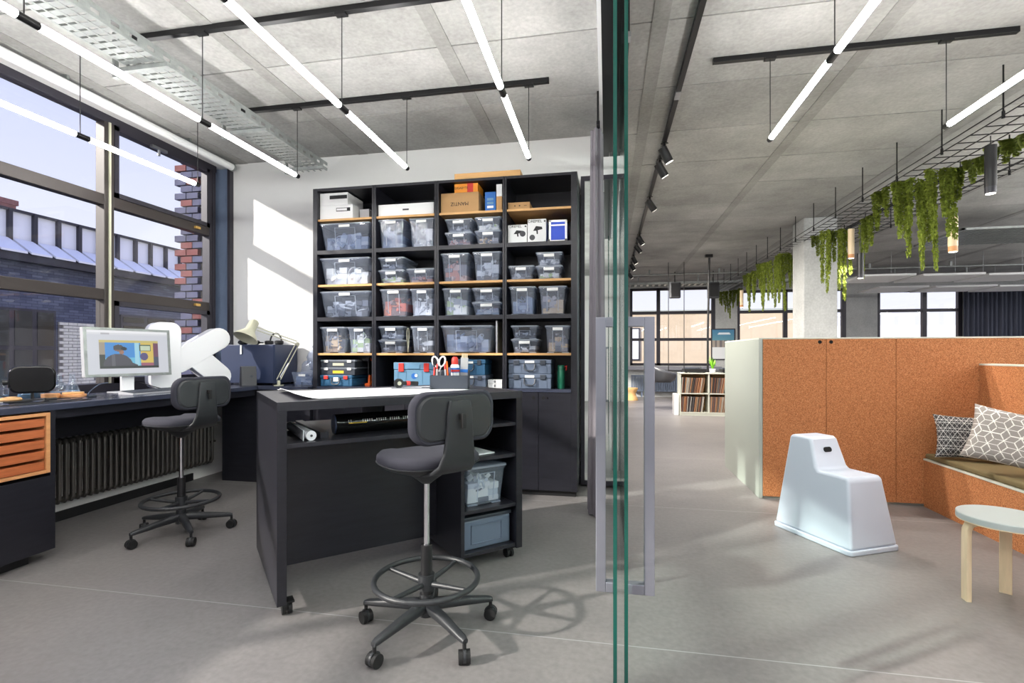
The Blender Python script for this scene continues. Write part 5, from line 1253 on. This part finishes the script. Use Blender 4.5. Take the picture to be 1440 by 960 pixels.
# ================================================================== FAR END OF THE OPEN ROOM
rs = onZ(956, 584, 0)
rk = thing('record_shelf', 'low pale green shelf full of records', 'shelf', (rs.x, rs.y, 0))
RW, RH, RD = 1.62, .83, .36; t_ = .022
obj('end_panel', B(0, 0, 0, t_, RD, RH), 'minttrim', rk); obj('end_panel', B(RW-t_, 0, 0, RW, RD, RH), 'minttrim', rk)
obj('top_board', B(-.005, -.01, RH, RW+.005, RD, RH+t_), 'minttrim', rk); obj('bottom_board', B(t_, 0, .05, RW-t_, RD, .072), 'minttrim', rk); obj('plinth', B(t_, .01, 0, RW-t_, .03, .05), 'minttrim', rk)
obj('middle_board', B(t_, 0, .43, RW-t_, RD, .45), 'minttrim', rk)
for x in (.54, 1.07): obj('divider', B(x, 0, .072, x+t_, RD, RH), 'minttrim', rk)
obj('back_panel', B(t_, RD-.01, .05, RW-t_, RD, RH), 'birch', rk)
random.seed(21); recm = {}; RCN = ('charcoal', 'beige', 'reddish brown', 'pale grey', 'dark brown', 'tan', 'mid grey', 'orange brown')
for c in ((60, 56, 58), (172, 150, 130), (130, 84, 66), (196, 190, 180), (84, 72, 66), (150, 116, 90), (110, 104, 104), (196, 140, 100)):
    mm_ = mat('sleeve_%d' % len(recm), lin(*c), .7); me = B(0, 0, 0, .009, .3, .305).mesh('record_sleeve'); me.materials.append(mm_); recm[len(recm)] = me
for zi, z in enumerate((.0725, .4505)):
    for ci, (xa, xb) in enumerate(((.03, .535), (.57, 1.065), (1.1, 1.59))):
        if ci == 2: continue
        x = xa+.004; k = 0; lean = .16 if zi else .13
        while x < xb-.10:
            rk_ = random.randrange(8); o = obj('record_sleeve', recm[rk_], None, loc=(rs.x+x, rs.y+.012, z+.001), rot=(0, lean*(.3+.7*min(1, k/10)), 0)); k += 1
            rc_ = RCN[rk_]; tag(o, '%s record sleeve leaning in the %s %s compartment of the record shelf' % (rc_, 'upper' if zi else 'lower', 'inner' if ci else 'end'), 'record', '%s records, shelf compartment %d' % (rc_, zi*2+ci))
            x += random.uniform(.0165, .022)
o = obj('white_box', B(rs.x-.1, rs.y+.05, 0, rs.x-.012, rs.y+.34, .42), 'whitegloss', bevel=.004); tag(o, 'white panel box standing against the end of the record shelf', 'box')
for k, x in enumerate((.30, 1.02)):
    t = thing('turntable', ('black record turntable at the end of the record shelf', 'black record turntable beside the potted plant, partly behind cabinet')[k], 'turntable', (rs.x+x, rs.y+.16, RH+t_+.001), 0, 'turntables')
    obj('plinth', B(-.21, -.15, .012, .21, .17, .075), 'black', t, bevel=.004); obj('platter', MB().cyl((-.04, .01, .075), (-.04, .01, .095), .145, seg=28), 'casedark', t, smooth=40); obj('tonearm', MB().cyl((.15, .1, .075), (.15, .1, .12), .018, seg=10).cyl((.15, .1, .115), (.08, -.1, .105), .006, seg=8), 'steel', t)
    for sx in (-.17, .17): obj('foot', MB().cyl((sx, -.11, 0), (sx, -.11, .014), .022, seg=12), 'rubber', t)
pp = thing('potted_plant', 'small bright green potted plant between the turntables', 'plant', (rs.x+.64, rs.y+.10, RH+t_+.001)); obj('pot', MB().lathe([(.04, 0), (.055, .01), (.06, .08), (.052, .08), (.045, .05)], 18), 'whitegloss', pp, smooth=50)
for k in range(7):
    a = k*.9; m = MB(); r = .03+.02*(k % 3); h = .16+.05*(k % 3)
    m.add([(0, 0, .06), (r*math.cos(a)-.02*math.sin(a), r*math.sin(a)+.02*math.cos(a), .06+h*.55), (r*2*math.cos(a), r*2*math.sin(a), .06+h), (r*math.cos(a)+.02*math.sin(a), r*math.sin(a)-.02*math.cos(a), .06+h*.55)], ((0, 1, 2, 3),)); lf = obj('leaf', m, 'brightleaf', pp); lf.modifiers.new('t', 'SOLIDIFY').thickness = .004
# pole with cables
pl_ = onY(997, 520, rs.y+.3)
t = thing('cable_pole', 'black cable pole running from the ceiling down to the record shelf', 'pole', (pl_.x, rs.y+.42, 0)); obj('pole', MB().tube([(0, 0, .5), (0, 0, 1.6), (.015, 0, 2.4), (.03, 0, CEIL)], .022, 8), 'black', t, smooth=60); obj('ceiling_box', B(-.05, -.05, CEIL-.06, .09, .05, CEIL), 'blackmetal', t)
# hanging shell chair
hs = onZ(931, 556, 0); ch_y = 11.6; p = onY(930, 532, ch_y)
t = thing('swing_chair', 'grey shell seat hung from the ceiling on two black ropes', 'swing', (p.x, ch_y, p.z-.09))
m = MB(); rg_ = []
for i in range(9):
    a = i/8; zz = .02+.36*a**1.7; rr = .20+.10*math.sin(PI*.5*a); rg_.append([Vector((rr*math.cos(2*PI*j/24)*(1.1 if math.cos(2*PI*j/24) > 0 else 1.0), rr*math.sin(2*PI*j/24)*.9, zz*(1-.45*(math.cos(2*PI*j/24)+1)/2*(a > .3)))) for j in range(24)])
sh1 = obj('shell', m.loft(rg_, cap=False).add([Vector(v) for v in rg_[0]], (tuple(range(24)),)), 'shellgrey', t, smooth=70); sh1.modifiers.new('t', 'SOLIDIFY').thickness = .012
for px_ in (940, 962): 
    q = onY(px_, 500, ch_y); obj('rope', MB().cyl((q.x-p.x, .0, .16), (q.x-p.x, 0, CEIL-(p.z-.09)), .008, seg=6), 'black', t)
q = onY(889, 557, 13.7); q.z = 0
cs2 = thing('cork_stool', 'small turned cork stool by the far radiator', 'stool', (q.x, q.y, 0)); obj('body', MB().lathe([(.15, 0), (.155, .03), (.11, .11), (.095, .17), (.11, .23), (.155, .30), (.15, .33)], 28), 'corkstool', cs2, smooth=60); obj('seat_dish', MB().lathe([(.149, .329), (.13, .332), (.05, .331)], 28), 'corkstool', cs2, smooth=60)
# far radiator
fr2 = thing('radiator', 'grey column radiator on the wall under the far window', 'radiator', (w1[0], FAR-.12, .16)); rs_ = MB().box(-.018, -.05, 0, .018, .05, .47).mesh('section'); rs_.materials.append(M['casegrey'])
for k in range(40): obj('section', rs_, None, fr2, loc=(.05+k*.055, 0, 0))
obj('top_rail', B(.02, -.02, .43, 2.25, .02, .46), 'casegrey', fr2); obj('bottom_rail', B(.02, -.02, .02, 2.25, .02, .05), 'casegrey', fr2)
for k in (.3, 1.9): obj('leg', B(k, -.03, -.16, k+.04, .03, .0), 'casegrey', fr2)
# poster
a, b = onY(1000, 462, FAR-.03), onY(1034, 506, FAR-.03)
po = thing('framed_poster', 'framed poster with a blue sky picture on the concrete wall', 'poster', (a.x, FAR-.03, b.z))
w_, h_ = b.x-a.x, a.z-b.z
obj('frame', MB().box(0, 0, 0, w_, .028, h_), 'frame', po)
def sky_print(u, v):
    if v < .40: return (232, 236, 240)
    if v < .62: return (120, 116, 118) if (int(u*9) % 2) else (170, 160, 150)
    if inell(u, v, .55, .86, .3, .04): return (225, 235, 242)
    return (70+int(80*(1-v)), 130+int(60*(1-v)), 170)
obj('print', paint(24, 30, sky_print, lambda u, v: Vector((.03+u*(w_-.06), -.002, .03+v*(h_-.06)))), 'vcol', po)
# dark curtain at the far wall
fc = thing('window_curtain', 'dark grey-blue pleated curtain beside the far window', 'curtain', (w3[1]-.05, FAR-.14, .05)); m = MB(); n = 150; top = []
LC = 2.6
f_ = [Vector((LC*i/n, .055*math.sin(i*1.05)+.02*math.sin(i*.37), 0)) for i in range(n+1)]
m.add([p for p in f_]+[p+Vector((0, 0, 2.9)) for p in f_], [(i, i+1, n+2+i, n+1+i) for i in range(n)])
o = obj('cloth', m, 'darkcurtain', fc, smooth=80); o.modifiers.new('t', 'SOLIDIFY').thickness = .004
obj('rail', B(-.1, -.02, 2.9, LC+.1, .02, 2.93), 'frame', fc)
